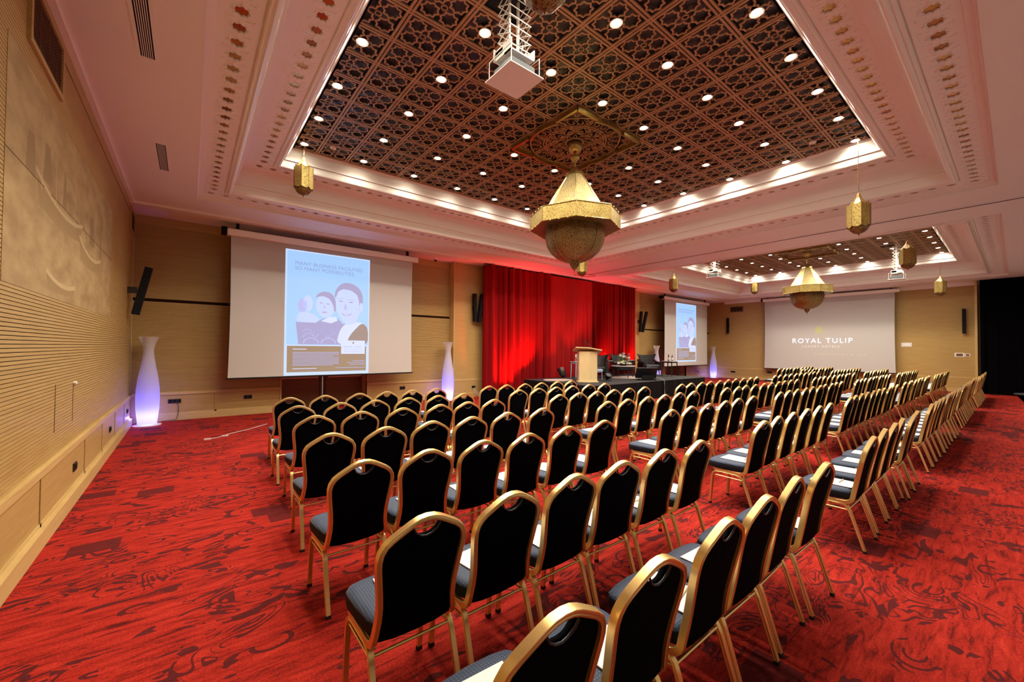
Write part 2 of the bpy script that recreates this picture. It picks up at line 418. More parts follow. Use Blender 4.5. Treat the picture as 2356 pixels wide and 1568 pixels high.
GX0, GX1, GY0, GY1 = 1.45, 9.22, 1.58, 8.42
TX, TY = 0.539, 0.5305
LX0, LY0 = 1.579, 2.824
def tray(dx, n0):
    rect = (a0+dx, a1+dx, b0, b1)
    m = MB()
    ring(m, [(-0.004, ZC-0.002), (0.004, ZC-0.002), (0.004, 4.50), (0.015, 4.50), (0.03, 4.54), (0.085, 4.545), (0.09, 4.56), (0.10, 4.56)], rect)
    ring(m, [(0.41, 4.56), (0.41, 4.58), (0.425, 4.58), (0.43, 4.55)], rect)
    ring(m, [(0.56, 4.72), (0.60, 4.72), (0.60, 4.78), (0.605, 4.86), (0.63, 4.94), (0.68, 4.995), (0.74, 5.02), (0.785, 5.02), (0.79, 5.03), (0.80, 5.03)], rect)
    ring(m, [(1.11, 5.03), (1.11, 5.045), (1.12, 5.045), (1.125, 5.02)], rect)
    ring(m, [(1.25, 5.15), (1.285, 5.15), (1.285, 5.17), (1.33, 5.22), (1.345, 5.30), (1.35, 5.335), (1.375, 5.34), (1.40, 5.36), (1.40, 5.45)], rect)
    struct(m.build('trim_%d' % n0, plaster, smooth=50))
    g = MB()
    ring(g, [(0.43, 4.55), (0.44, 4.535), (0.455, 4.535), (0.46, 4.545), (0.48, 4.525), (0.505, 4.53), (0.53, 4.56), (0.55, 4.62), (0.555, 4.66), (0.565, 4.67), (0.565, 4.72), (0.56, 4.72)], rect)
    ring(g, [(1.125, 5.02), (1.135, 5.005), (1.15, 5.005), (1.155, 5.015), (1.175, 5.0), (1.20, 5.005), (1.225, 5.035), (1.24, 5.08), (1.245, 5.11), (1.255, 5.12), (1.255, 5.15), (1.25, 5.15)], rect)
    struct(g.build('trim_%d' % (n0+1), plaster_gloss, smooth=50))
    mw, mg = MB(), MB()
    make_bands(mw, mg, rect, 0.10, 0.41, 4.56); make_bands(mw, mg, rect, 0.80, 1.11, 5.03)
    fr = struct(mw.build('trim_%d' % (n0+2), plaster)); sg = mg.build('star_mirror', copper, fr)
    # lattice ceiling
    back = MB().box(GX0+dx-0.1, GX1+dx+0.1, GY0-0.1, GY1+0.1, ZG+0.045, ZG+0.06)
    cb = struct(back.build('ceiling_backing', lattice_back))
    lm = MB()
    z0, z1 = ZG, ZG+0.014
    i0 = math.floor((GX0-(LX0-TX/2))/TX); xs = []
    x = LX0-TX/2; 
    while x > GX0: x -= TX
    xi = x
    y = LY0-TY/2
    while y > GY0: y -= TY
    yi = y
    # frame bars
    X = xi
    while X <= GX1+0.01:
        for s1 in (-0.021, 0.021):
            p = min(max(X+s1, GX0), GX1); lm.box(p+dx-0.014, p+dx+0.014, GY0, GY1, z0-0.006, z1)
        X += TX
    Y = yi
    while Y <= GY1+0.01:
        for s1 in (-0.021, 0.021):
            p = min(max(Y+s1, GY0), GY1); lm.box(GX0+dx, GX1+dx, p-0.013, p+0.013, z0-0.004, z1)
        Y += TY
    def strip(pts_o, pts_i, closed=True):
        n = len(pts_o)
        keep = [GX0+dx-0.01 <= q[0] <= GX1+dx+0.01 and GY0-0.01 <= q[1] <= GY1+0.01 for q in pts_o]
        vs = [(q[0], q[1], z0) for q in pts_o]+[(q[0], q[1], z0) for q in pts_i]+[(q[0], q[1], z1) for q in pts_o]+[(q[0], q[1], z1) for q in pts_i]
        fs = []
        for k in range(n if closed else n-1):
            q = (k+1) % n
            if not (keep[k] and keep[q]): continue
            fs += [(k, q, n+q, n+k), (k, 2*n+k, 2*n+q, q), (n+k, n+q, 3*n+q, 3*n+k)]
        if fs: lm.add(vs, fs)
    hole = None
    X = xi
    while X < GX1:
        Y = yi
        while Y < GY1:
            cx, cyy = X+TX/2, Y+TY/2
            inmed = 4.5 < cx < 6.2 and 4.1 < cyy < 5.8
            holes = ((2.69, 3.36),) if dx == 0 else ((2.12, 6.90), (6.43, 2.62))
            inh = any(abs(cx-hx) < 0.27 and abs(cyy-hy) < 0.27 for hx, hy in holes)
            if not inmed and not inh:
                o4 = 0.116
                for sx, sy in ((1, 1), (-1, 1), (1, -1), (-1, -1)):
                    # four eight-point star rings on the tile diagonals -> here on its axes
                    ox, oy = cx+dx+sx*o4, cyy+sy*o4
                    strip([(ox+px, oy+py) for px, py in star_pts(0.116, 0.091)], [(ox+px, oy+py) for px, py in star_pts(0.092, 0.070)])
                strip([(cx+dx+0.040*math.cos(PI*k/6), cyy+0.040*math.sin(PI*k/6)) for k in range(12)], [(cx+dx+0.028*math.cos(PI*k/6), cyy+0.028*math.sin(PI*k/6)) for k in range(12)])
                for sx, sy in ((1, 1), (-1, 1), (1, -1), (-1, -1)):
                    for (ua, ub, va, vb) in ((0.195, 0.238, 0.236, 0.240), (0.236, 0.240, 0.195, 0.238)):
                        xa, xb = sorted((cx+dx+sx*ua, cx+dx+sx*ub)); ya, yb = sorted((cyy+sy*va, cyy+sy*vb))
                        if xa > GX0+dx and xb < GX1+dx and ya > GY0 and yb < GY1: lm.box(xa, xb, ya, yb, z0, z1)
            Y += TY
        X += TX
    lo = struct(lm.build('ceiling_lattice', lattice_m))
    # dark lift shafts
    holes = ((2.69, 3.36),) if dx == 0 else ((2.12, 6.90), (6.43, 2.62))
    for hx, hy in holes:
        struct(MB().box(hx+dx-0.25, hx+dx+0.25, hy-0.245, hy+0.245, ZG+0.030, ZG+0.044).build('ceiling_opening', black))
    return lo
tray(0.0, 1); tray(DX, 5)

# carved medallion (fretwork disc, rim arcs and corner brackets)
def medallion(cx, cyy, label):
    root = empty('ceiling_medallion', (cx, cyy, ZG)); tag(root, label, 'ceiling rose')
    m = MB(); z0, z1 = -0.018, -0.004
    def strip2(po, pi, zz0=z0, zz1=z1, closed=True):
        n = len(po); vs = [(a, b, zz0) for a, b in po]+[(a, b, zz0) for a, b in pi]+[(a, b, zz1) for a, b in po]+[(a, b, zz1) for a, b in pi]
        fs = []
        for k in range(n if closed else n-1):
            q = (k+1) % n; fs += [(k, q, n+q, n+k), (k, 2*n+k, 2*n+q, q), (n+k, n+q, 3*n+q, 3*n+k)]
        m.add(vs, fs)
    def circ(r, n=64, cx=0, cy=0): return [(cx+r*math.cos(2*PI*k/n), cy+r*math.sin(2*PI*k/n)) for k in range(n)]
    for ro, ri in ((0.80, 0.775), (0.565, 0.545), (0.52, 0.495), (0.17, 0.14)): strip2(circ(ro), circ(ri))
    for k in range(48):   # dashes between double rings
        a = 2*PI*k/48; m.box(0, 0, 0, 0, z0, z0) if False else None
        if k % 2: strip2([(0.55*math.cos(a+t), 0.55*math.sin(a+t)) for t in (-0.035, 0, 0.035)], [(0.51*math.cos(a+t), 0.51*math.sin(a+t)) for t in (-0.035, 0, 0.035)], closed=False)
    for k in range(28):   # outer scroll ring
        a = 2*PI*k/28; rx, ry = 0.645*math.cos(a), 0.645*math.sin(a)
        arc = [a+PI*0.15+t*PI*1.5/12 for t in range(13)]
        strip2([(rx+0.052*math.cos(t), ry+0.052*math.sin(t)) for t in arc], [(rx+0.033*math.cos(t), ry+0.033*math.sin(t)) for t in arc], closed=False)
        rx, ry = 0.735*math.cos(a+PI/28), 0.735*math.sin(a+PI/28)
        strip2(circ(0.040, 10, rx, ry), circ(0.024, 10, rx, ry))
        pts = [((0.57+0.21*t)*math.cos(a+PI/28+0.06*math.sin(t*6)), (0.57+0.21*t)*math.sin(a+PI/28+0.06*math.sin(t*6))) for t in (0, .25, .5, .75, 1)]
        ptb = [(p[0]-0.012*math.sin(a), p[1]+0.012*math.cos(a)) for p in pts]; strip2(ptb, pts, closed=False)
    for k in range(12):   # inner arabesque leaves
        a = 2*PI*k/12
        for sgn in (-1, 1):
            pts = []; ptb = []
            for t in range(9):
                u = t/8; rr = 0.16+0.34*u; aa = a+sgn*0.24*math.sin(u*PI)
                pts.append((rr*math.cos(aa), rr*math.sin(aa))); rr2 = rr+0.004; da = 0.012/rr+0.02*math.sin(u*PI); ptb.append((rr2*math.cos(aa+sgn*da), rr2*math.sin(aa+sgn*da)))
            strip2(pts, ptb, closed=False)
        rx, ry = 0.36*math.cos(a), 0.36*math.sin(a); strip2(circ(0.045, 12, rx, ry), circ(0.024, 12, rx, ry))
        rx, ry = 0.45*math.cos(a+PI/12), 0.45*math.sin(a+PI/12); strip2(circ(0.036, 10, rx, ry), circ(0.018, 10, rx, ry))
    H = 0.80
    for sx in (-1, 1):    # corner fretwork
        for sy in (-1, 1):
            for (qx, qy, r) in ((0.70, 0.70, 0.05), (0.60, 0.72, 0.042), (0.72, 0.60, 0.042), (0.62, 0.62, 0.036), (0.50, 0.74, 0.035), (0.74, 0.50, 0.035), (0.42, 0.75, 0.026), (0.75, 0.42, 0.026)):
                strip2(circ(r, 10, sx*qx, sy*qy), circ(r*0.6, 10, sx*qx, sy*qy)); 
                strip2(circ(r*1.5, 10, sx*qx, sy*qy), circ(r*1.28, 10, sx*qx, sy*qy))
    for s1 in (-1, 1):
        m.box(-H, H, s1*H-0.012, s1*H+0.012, z0, z1); m.box(s1*H-0.012, s1*H+0.012, -H, H, z0, z1)
    m.build('fretwork', medal_m, root)
    for sx in (-1, 1):
        for sy in (-1, 1):
            b = MB(); t = 0.022; L = 0.46
            xa, xb = sorted((sx*H, sx*(H-L))); ya, yb = sorted((sy*H, sy*(H-L)))
            b.box(xa, xb, sy*H-t, sy*H+t, -0.085, -0.004); b.box(sx*H-t, sx*H+t, ya, yb, -0.085, -0.004)
            b.build('corner_moulding', gold_rim, root)
    for k in range(4):
        a = k*PI/2; n = 13; b = MB()
        path = [(0.82*math.cos(a-0.42+0.84*i/(n-1)), 0.82*math.sin(a-0.42+0.84*i/(n-1)), -0.045) for i in range(n)]
        b.sweep(path, [(-0.02, -0.04), (0.02, -0.04), (0.02, 0.04), (-0.02, 0.04)]); b.build('curved_moulding', gold_rim, root)
    return root
MC = (LX0+7*TX*0+TX*7.0-0.0, 4.95)
medallion(5.352, 4.95, 'carved bronze fretwork ceiling rose above the large near brass chandelier')
medallion(5.352+DX, 4.95, 'carved fretwork ceiling rose above the far brass chandelier')

# ------------------------------------------------------------------ downlights
lens_m = mat('lamp_lens', (1, 0.9, 0.7), 0.3, emit=(1.0, 0.90, 0.66), es=110)
def make_downlight():
    root = empty('downlight', (0, 0, ZG))
    m = MB(); m.lathe([(0.075, -0.004), (0.075, 0.006), (0.058, 0.006), (0.058, -0.004)], 24)
    t = MB(); vs = []
    t.lathe([(0.050, 0.0), (0.072, -0.006), (0.074, 0.0)], 24); t.build('trim_ring', plaster_gloss, root, smooth=40)
    h = MB(); h.lathe([(0.060, 0.0), (0.060, 0.04), (0, 0.04)], 20); h.build('lamp_can', black, root, smooth=40)
    l = MB(); l.lathe([(0.0, -0.002), (0.050, -0.002), (0.050, 0.004)], 20); l.build('lens', lens_m, root)
    return root
protoL = make_downlight(); first = True
ld = bpy.data.lights.new('spot', 'SPOT'); ld.energy = P_DOWN; ld.color = WARM; ld.spot_size = math.radians(156); ld.spot_blend = 0.85; ld.shadow_soft_size = 0.045
ld2 = ld.copy(); ld2.energy = P_DOWN*0.78
ORD = ['first', 'second', 'third', 'fourth', 'fifth', 'sixth', 'seventh', 'eighth', 'ninth', 'tenth']
for t_, dx in ((0, 0.0), (1, DX)):
    for j in range(-1, 6):
        for i in range(8):
            if j == 2 and i in (3, 4): continue
            x, y = LX0+2*TX*i, LY0+2*TY*j
            if y > GY1-0.08 or x > GX1-0.02: x = min(x, GX1-0.08); y = min(y, GY1-0.08)
            o = protoL if first else copy_tree(protoL); first = False
            o.location = (x+dx, y, ZG-0.004)
            tag(o, 'recessed spotlight, %s ceiling tray, %s row from the stage, %s from left' % (('near', 'far')[t_], ORD[5-j], ORD[i]), 'ceiling light', 'recessed spotlights in the lattice ceilings')
            l = bpy.data.objects.new('spot', ld if t_ == 0 else ld2); COL.objects.link(l); l.parent = o; l.location = (0, 0, -0.012)

# ------------------------------------------------------------------ slatted walls
def slats(mb, axis, plane, sgn, u0, u1, z0, z1, pitch=0.0295, gap=0.0055, depth=0.012):
    """board strips with recessed grooves; axis 'x': wall plane x=plane, runs along y. sgn=+1 faces +axis"""
    n = int((z1-z0)/pitch)
    def P(d, u, z): return (plane+sgn*d, u, z) if axis == 'x' else (u, plane+sgn*d, z)
    for i in range(n):
        a = z0+i*pitch; b = min(a+pitch-gap, z1)
        q = [P(0, u0, a), P(0, u1, a), P(0, u1, b), P(0, u0, b)]
        mb.add(q, [(0, 1, 2, 3)], 0)
        if i < n-1:
            c_ = a+pitch
            mb.add([P(0, u0, b), P(0, u1, b), P(-depth, u1, b), P(-depth, u0, b)], [(0, 1, 2, 3)], 0)
            mb.add([P(0, u0, c_), P(0, u1, c_), P(-depth, u1, c_), P(-depth, u0, c_)], [(0, 1, 2, 3)], 0)
            mb.add([P(-depth, u0, b), P(-depth, u1, b), P(-depth, u1, c_), P(-depth, u0, c_)], [(0, 1, 2, 3)], 1)
    return z0+n*pitch
def dado(mb, axis, plane, sgn, u0, u1, seams, zt=0.62, th=0.035, zp=0.14):
    """panelled dado with cap rail, sunk panels, and plinth"""
    def bx(ua, ub, d0, d1, z0, z1, mi=0):
        da, db = sorted((plane+sgn*d0, plane+sgn*d1))
        if axis == 'x': mb.box(da, db, ua, ub, z0, z1, mi)
        else: mb.box(ua, ub, da, db, z0, z1, mi)
    bx(u0, u1, -0.03, th*0.45, 0.0, zt-0.02, 0)
    bx(u0, u1, -0.03, th, zt-0.06, zt, 1)
    bx(u0, u1, -0.03, th*0.65, zp, zp+0.03, 1)
    for s in seams:
        bx(s-0.02, s+0.02, -0.03, th*0.65, zp, zt-0.03, 0)
        bx(s-0.024, s-0.020, 0, th*0.45+0.001, zp, zt-0.06, 2)
    bx(u0, u1, 0, th*0.45+0.001, zt-0.064, zt-0.060, 2)
DM = [wood, wood_light, groove]
# left wall
m = MB()
slats(m, 'x', XL, 1, YB, YW, 0.62, 4.30)
m.box(XL-0.1, XL-0.02, YB, YW+0.1, 0, ZC, 0)
m.box(XL-0.02, XL+0.004, YB, YW, 4.29, ZC, 0)
struct(m.build('wall_left', [wood, groove]))
m = MB(); dado(m, 'x', XL, 1, YB, YW-0.03, [-0.6, 1.2, 3.0, 5.05, 6.85, 8.05, 9.3, 10.5])
struct(m.build('trim_9', DM))
struct(MB().box(XL, XL+0.06, YB, YW-0.05, 0, 0.14).build('baseboard_left', wood_light))

# front wall : two recessed bays and flush centre
def bay(x0, x1, o0, o1, name, door_n):
    m = MB()
    for (ua, ub) in ((x0, o0), (o1, x1)):
        slats(m, 'y', YW, -1, ua, ub, 0.62, 2.60); slats(m, 'y', YW, -1, ua, ub, 2.66, 4.24)
        m.box(ua, ub, YW+0.008, YW+0.02, 2.58, 2.68, 1)
    slats(m, 'y', YW, -1, o0, o1, 1.0, 2.60); slats(m, 'y', YW, -1, o0, o1, 2.66, 4.24)
    m.box(o0, o1, YW+0.008, YW+0.02, 2.58, 2.68, 1)
    m.box(x0, x1, YW-0.004, YW+0.02, 4.23, ZC2, 0)
    m.box(x0, o0-0.0, YW+0.013, YW+0.06, 0, ZC2, 0); m.box(o1, x1, YW+0.013, YW+0.06, 0, ZC2, 0); m.box(o0, o1, YW+0.013, YW+0.06, 1.0, ZC2, 0)
    struct(m.build(name, [wood, groove]))
    m = MB(); 
    s1 = [x0+0.15+1.2*k for k in range(1, 6)]
    dado(m, 'y', YW, -1, x0, o0, [s for s in (x0+1.45,) if s < o0-0.1]); dado(m, 'y', YW, -1, o1, x1, [o1+1.15])
    struct(m.build('trim_%d' % (10+door_n), DM))
    b = MB(); b.box(x0, o0, YW-0.055, YW, 0, 0.14); b.box(o1, x1, YW-0.055, YW, 0, 0.14)
    struct(b.build('baseboard_front', wood_light))
    # door niche
    d = MB(); d.box(o0-0.03, o0, YW-0.04, YW+0.5, 0, 1.02); d.box(o1, o1+0.03, YW-0.04, YW+0.5, 0, 1.02); d.box(o0, o1, YW, YW+0.5, 1.0, 1.03)
    struct(d.build('trim_%d' % (20+door_n), wood_light))
    dr = MB(); mid = (o0+o1)/2
    dr.box(o0, mid-0.01, YW+0.42, YW+0.46, 0, 1.05); dr.box(mid+0.01, o1, YW+0.42, YW+0.46, 0, 1.05)
    do = struct(dr.build('door_%d' % door_n, dark_wood))
    for s1 in (-1, 1):
        f = MB(); xa = mid+s1*0.07; f.box(xa-0.012, xa+0.012, YW+0.40, YW+0.42, 0, 1.0); f.build('door_frame', black_gloss, do)
    pb = MB(); pb.rbox(o0+0.03, mid-0.12, YW+0.36, YW+0.40, 0.79, 0.83, 0.005); pb.rbox(mid+0.12, o1-0.03, YW+0.36, YW+0.40, 0.79, 0.83, 0.005)
    pb.box(o0+0.1, o0+0.13, YW+0.39, YW+0.42, 0.78, 0.84); pb.box(o1-0.13, o1-0.1, YW+0.39, YW+0.42, 0.78, 0.84)
    pb.build('push_bar', white_paint, do)
bay(XL, 6.68, 1.83, 3.98, 'wall_front', 1)
bay(16.92, XR, 19.62, 21.77, 'wall_front', 2)
m = MB(); m.box(6.68, 16.92, YP, YP+0.3, 0, ZC2); struct(m.build('wall_front', wood))
m = MB(); dado(m, 'y', YP, -1, 6.68, 16.92, [], th=0.012); struct(m.build('trim_13', DM))
m = MB(); m.box(6.665, 6.69, YP-0.012, YP+0.3, 0, ZC2); m.box(16.91, 16.935, YP-0.012, YP+0.3, 0, ZC2); struct(m.build('trim_14', wood_light))
# far wall
m = MB(); m.box(XR, XR+0.2, YB-0.1, YW+0.1, 0, ZC); struct(m.build('wall_right', wood))
m = MB(); dado(m, 'x', XR, -1, 1.06, YW-0.03, [9.2, 7.4, 5.6, 3.8, 2.4], th=0.012); struct(m.build('trim_15', DM))
struct(MB().box(XR-0.02, XR, 1.06, YW, 0, 0.12).build('baseboard_right', wood_light))
m = MB(); m.box(XR-0.3, XR+0.2, 1.0, 1.07, 0, ZC); struct(m.build('trim_16', wood_light))
# black partition curtain at the open side, and rear walls out of view
def drape(name, p0, p1, z0, z1, amp, wl, m, parent=None, jitter=0.25, both=0.0, nseg=None, top_amp=1.0, thick=0.012):
    L = math.hypot(p1[0]-p0[0], p1[1]-p0[1]); n = nseg or int(L/wl*16); tx, ty = (p1[0]-p0[0])/L, (p1[1]-p0[1])/L; nx, ny = -ty, tx
    zs = [z0+(z1-z0)*k/10 for k in range(11)]; vs = []; ph = 0; phs = []
    for i in range(n+1):
        ph += 2*PI*(L/n)/wl*(1+random.uniform(-jitter, jitter)*1.5); phs.append(ph)
    for side in (0, 1):
        for i in range(n+1):
            u = L*i/n; 
            for k, z in enumerate(zs):
                f = k/10; a = amp*(1+0.35*math.sin(phs[i]*0.13+1))*(1-(1-top_amp)*f)
                q_ = math.sin(phs[i]+0.25*f*math.sin(phs[i]*0.21)); d = a*math.copysign(abs(q_)**0.75, q_)*(0.65+0.5*math.sin(phs[i]*0.23+2)) + 0.3*a*math.sin(phs[i]*2.1+f*0.7) + side*thick
                vs.append((p0[0]+tx*u+nx*d, p0[1]+ty*u+ny*d, z))
    K = 11; H = (n+1)*K; fs = []
    for i in range(n):
        for k in range(K-1):
            a = i*K+k; fs += [(a, a+K, a+K+1, a+1), (H+a, H+a+1, H+a+K+1, H+a+K)]
        fs += [(i*K, H+i*K, H+(i+1)*K, (i+1)*K), (i*K+K-1, (i+1)*K+K-1, H+(i+1)*K+K-1, H+i*K+K-1)]
    for k in range(K-1):
        fs += [(k, k+1, H+k+1, H+k), (n*K+k, H+n*K+k, H+n*K+k+1, n*K+k+1)]
    mb = MB(); mb.add(vs, fs); return mb.build(name, m, parent, smooth=70)
black_cloth = mat('black_cloth', (0.0015, 0.0015, 0.0018), 0.95, spec=0.03)
o = drape('partition_curtain', (XR-0.32, YB), (XR-0.32, 0.93), 0.02, ZC-0.01, 0.018, 0.30, black_cloth)
tag(o, 'floor to ceiling black curtain closing the room beside the far projection wall', 'curtain')
# openings added in the unseen back wall let soft world light fill the room
m = MB(); m.box(XL-0.1, 0.2, YB-0.1, YB, 0, ZC); m.box(XR-1.5, XR+2.4, YB-0.1, YB, 0, ZC); m.box(0.2, XR-1.5, YB-0.1, YB, 3.9, ZC)
for k_ in range(1, 6): m.box(0.2+k_*3.8, 0.6+k_*3.8, YB-0.1, YB, 0, 3.9)
struct(m.build('wall_back', wood))

# ------------------------------------------------------------------ mural panel on the left wall
def mural():
    m, nt, b = nodes_of('mural_wood')
    tc = N(nt, 'ShaderNodeTexCoord')
    mp = N(nt, 'ShaderNodeMapping'); mp.inputs['Scale'].default_value = (1, 1.1, 2.6); nt.links.new(tc.outputs['Object'], mp.inputs[0])
    no = N(nt, 'ShaderNodeTexNoise'); no.inputs['Scale'].default_value = 2.2; no.inputs['Detail'].default_value = 9; no.inputs['Roughness'].default_value = 0.62
    nt.links.new(mp.outputs[0], no.inputs['Vector'])
    r = ramp(nt, no.outputs['Fac'], [(0.36, (0.30, 0.19, 0.065)), (0.5, (0.37, 0.25, 0.095)), (0.64, (0.43, 0.30, 0.125))])
    nt.links.new(r.outputs[0], b.inputs['Base Color']); b.inputs['Roughness'].default_value = 0.5
    root = MB().box(XL+0.0005, XL+0.003, 4.08, 8.62, 2.06, 3.70).build('mural_panel', m)
    tag(root, 'large sepia harbour mural printed on wood across the slatted left wall', 'mural')
    pale = mat('mural_pale', (0.50, 0.37, 0.17), 0.5, var=0.08, vscale=5); dark = mat('mural_tan', (0.31, 0.205, 0.07), 0.5, var=0.08, vscale=5); darker = mat('mural_brown', (0.27, 0.17, 0.058), 0.5, var=0.1, vscale=6)
    xf = XL+0.0034
    def hull(y0, L, z0, h):
        g = MB(); n = 14; top = []; bot = []
        for k in range(n+1):
            u = k/n; sag = 4*u*(1-u)
            top.append((y0+L*u, z0+h*(0.75+0.45*(1-u)**2+0.2*u*u-0.28*sag)))
            bot.append((y0+L*(0.06+0.86*u), z0+h*(0.35*(2*u-1)**2*0.5)))
        vs = [(xf, a, b) for a, b in top]+[(xf, a, b) for a, b in bot]
        g.add(vs, [(i, i+1, n+2+i, n+1+i) for i in range(n)]); g.build('boat_print', dark, root)
        g = MB(); vs = []
        for (a, b_) in top: vs += [(xf+0.0004, a, b_+0.012), (xf+0.0004, a, b_-0.028)]
        g.add(vs, [(2*i, 2*i+2, 2*i+3, 2*i+1) for i in range(n)]); g.build('gunwale_print', pale, root)
    hull(4.75, 1.75, 2.72, 0.26); hull(6.35, 1.35, 2.55, 0.24); hull(5.1, 1.1, 2.12, 0.14)
    for (ya, yb, za, zb) in ((4.5, 4.75, 2.95, 3.25), (4.95, 5.2, 3.0, 3.32), (5.6, 5.75, 2.95, 3.3), (6.9, 7.2, 2.85, 3.2), (7.6, 7.72, 2.8, 3.4)):
        g = MB(); g.add([(xf, ya, za), (xf, yb, za), (xf, yb-0.06, zb), (xf, ya+0.05, zb)], [(0, 1, 2, 3)]); g.build('sail_print', darker, root)
    for (ya, za, zb) in ((4.9, 2.9, 3.5), (5.35, 2.9, 3.4), (6.1, 2.85, 3.45), (6.8, 2.7, 3.3), (7.3, 2.7, 3.4), (7.95, 2.7, 3.2)): g = MB(); g.add([(xf+0.0002, ya, za), (xf+0.0002, ya+0.018, za), (xf+0.0002, ya+0.012, zb), (xf+0.0002, ya+0.004, zb)], [(0, 1, 2, 3)]); g.build('mast_print', pale, root)
    g = MB(); g.box(XL+0.0031, XL+0.0036, 4.08, 8.62, 2.94, 2.945); g.build('panel_joint', groove, root)
mural()

# ------------------------------------------------------------------ vents
def wall_grille(axis, plane, sgn, u0, u1, z0, z1, label, m1=wood, m2=groove):
    root = empty('air_grille', (plane, (u0+u1)/2, z0) if axis == 'x' else ((u0+u1)/2, plane, z0)); tag(root, label, 'air vent')
    L = root.location.copy()
    def bx(mb, ua, ub, d0, d1, za, zb):
        d1 = min(d1, 0.024)
        da, db = sorted((plane+sgn*d0, plane+sgn*d1))
        if axis == 'x': mb.box(da-L.x, db-L.x, ua-L.y, ub-L.y, za-L.z, zb-L.z)
        else: mb.box(ua-L.x, ub-L.x, da-L.y, db-L.y, za-L.z, zb-L.z)
    f = MB(); t = 0.045
    bx(f, u0, u1, 0, 0.045, z0, z0+t); bx(f, u0, u1, 0, 0.045, z1-t, z1); bx(f, u0, u0+t, 0, 0.045, z0+t, z1-t); bx(f, u1-t, u1, 0, 0.045, z0+t, z1-t); f.build('frame', m1, root)
    b = MB(); bx(b, u0+t, u1-t, 0.002, 0.008, z0+t, z1-t); b.build('backing', m2, root)
    s = MB(); z = z0+t+0.012
    while z < z1-t: bx(s, u0+t, u1-t, 0.010, 0.014, z, z+0.006); z += 0.027
    for k in (1, 2, 3): u = u0+(u1-u0)*k/4; bx(s, u-0.0025, u+0.0025, 0.016, 0.019, z0+t, z1-t)
    s.build('louvre', dark_wood if m1 is wood else m1, root)
wall_grille('x', XL, 1, 4.45, 5.42, 3.86, 4.36, 'framed wooden air grille high on the left wall above the mural')
wall_grille('x', XL, 1, 10.85, 11.58, 3.92, 4.36, 'framed wooden air grille high in the corner above the angled speaker')
wall_grille('x', XR, -1, 9.75, 10.45, 3.82, 4.14, 'square brown air grille on the far wall beside the logo screen', dark_wood)

def ceiling_vent(x0, x1, y0, y1, label, name='ceiling_vent', along='y', nsl=7, fr=0.03):
    root = empty(name, ((x0+x1)/2, (y0+y1)/2, ZC)); tag(root, label, 'air vent'); cx, cyv = (x0+x1)/2, (y0+y1)/2
    f = MB(); hx, hy = (x1-x0)/2, (y1-y0)/2
    f.box(-hx-fr, -hx, -hy-fr, hy+fr, -0.006, 0); f.box(hx, hx+fr, -hy-fr, hy+fr, -0.006, 0); f.box(-hx, hx, -hy-fr, -hy, -0.006, 0); f.box(-hx, hx, hy, hy+fr, -0.006, 0)
    f.build('frame', plaster, root)
    MB().box(-hx, hx, -hy, hy, -0.002, -0.0005).build('backing', black, root)
    s = MB()
    if along == 'y':
        for k in range(1, nsl): x = -hx+2*hx*k/nsl; s.box(x-0.003, x+0.003, -hy, hy, -0.007, -0.002)
    else:
        for k in range(1, nsl): y = -hy+2*hy*k/nsl; s.box(-hx, hx, y-0.003, y+0.003, -0.007, -0.002)
    s.build('slat', plaster, root)
ceiling_vent(-0.42, -0.315, 1.5, 5.3, 'long white slatted ceiling vent over the near left aisle')
ceiling_vent(-0.42, -0.315, 7.47, 8.56, 'short white slatted ceiling vent near the left front corner')
k = 0
for (x0, x1) in ((3.05, 4.15), (4.45, 5.45), (5.62, 6.75), (7.02, 7.5)):
    ceiling_vent(x0, x1, 10.60, 10.635, 'narrow black slot vent, %s along the ceiling above the near screen' % ORD[k], 'slot_vent', 'x', 2, 0.004); k += 1
k = 0
for (x0, x1) in ((16.1, 16.9), (17.2, 18.2), (18.6, 19.6), (20.0, 21.0), (21.4, 22.4)):
    ceiling_vent(x0, x1, 10.60, 10.635, 'narrow black slot vent, %s along the ceiling above the far screen' % ORD[k], 'slot_vent', 'x', 2, 0.004); k += 1
XT = 11.85
k = 0
for (y0, y1) in ((-0.3, 1.05), (1.3, 2.3), (2.7, 3.8), (4.3, 5.4), (5.9, 7.0), (7.4, 8.4)):
    ceiling_vent(XT-0.13, XT-0.105, y0, y1, 'narrow dark slot vent beside the ceiling track, %s from the camera side' % ORD[k], 'slot_vent', 'y', 2, 0.004); k += 1
m = MB(); m.box(XT-0.012, XT+0.012, YB, 10.2, ZC-0.006, ZC+0.001); m.box(XT-0.4, XT+0.4, 10.18, 10.205, ZC-0.006, ZC+0.001)
m.box(XT-0.4, XT-0.375, 10.2, 10.6, ZC-0.006, ZC+0.001); m.box(XT+0.375, XT+0.4, 10.2, 10.6, ZC-0.006, ZC+0.001); m.box(XT-0.4, XT+0.4, 10.58, 10.605, ZC-0.006, ZC+0.001)
tag(m.build('partition_track', groove), 'thin dark ceiling track for a folding partition between the two trays', 'track')
for i_, (x, y) in enumerate(((2.02, 7.92), (8.6, 2.25))):
    r = empty('smoke_detector', (x, y, ZG-0.004)); tag(r, 'small white smoke detector on the lattice ceiling, %s corner of near tray' % ('front left' if i_ == 0 else 'right hand'), 'smoke detector')
    MB().lathe([(0.055, 0), (0.055, -0.018), (0.04, -0.03), (0.0, -0.03)], 20).build('housing', plaster, r, smooth=40)
    MB().lathe([(0.018, -0.03), (0.018, -0.04), (0, -0.045)], 12).build('sensor', gold, r, smooth=40)

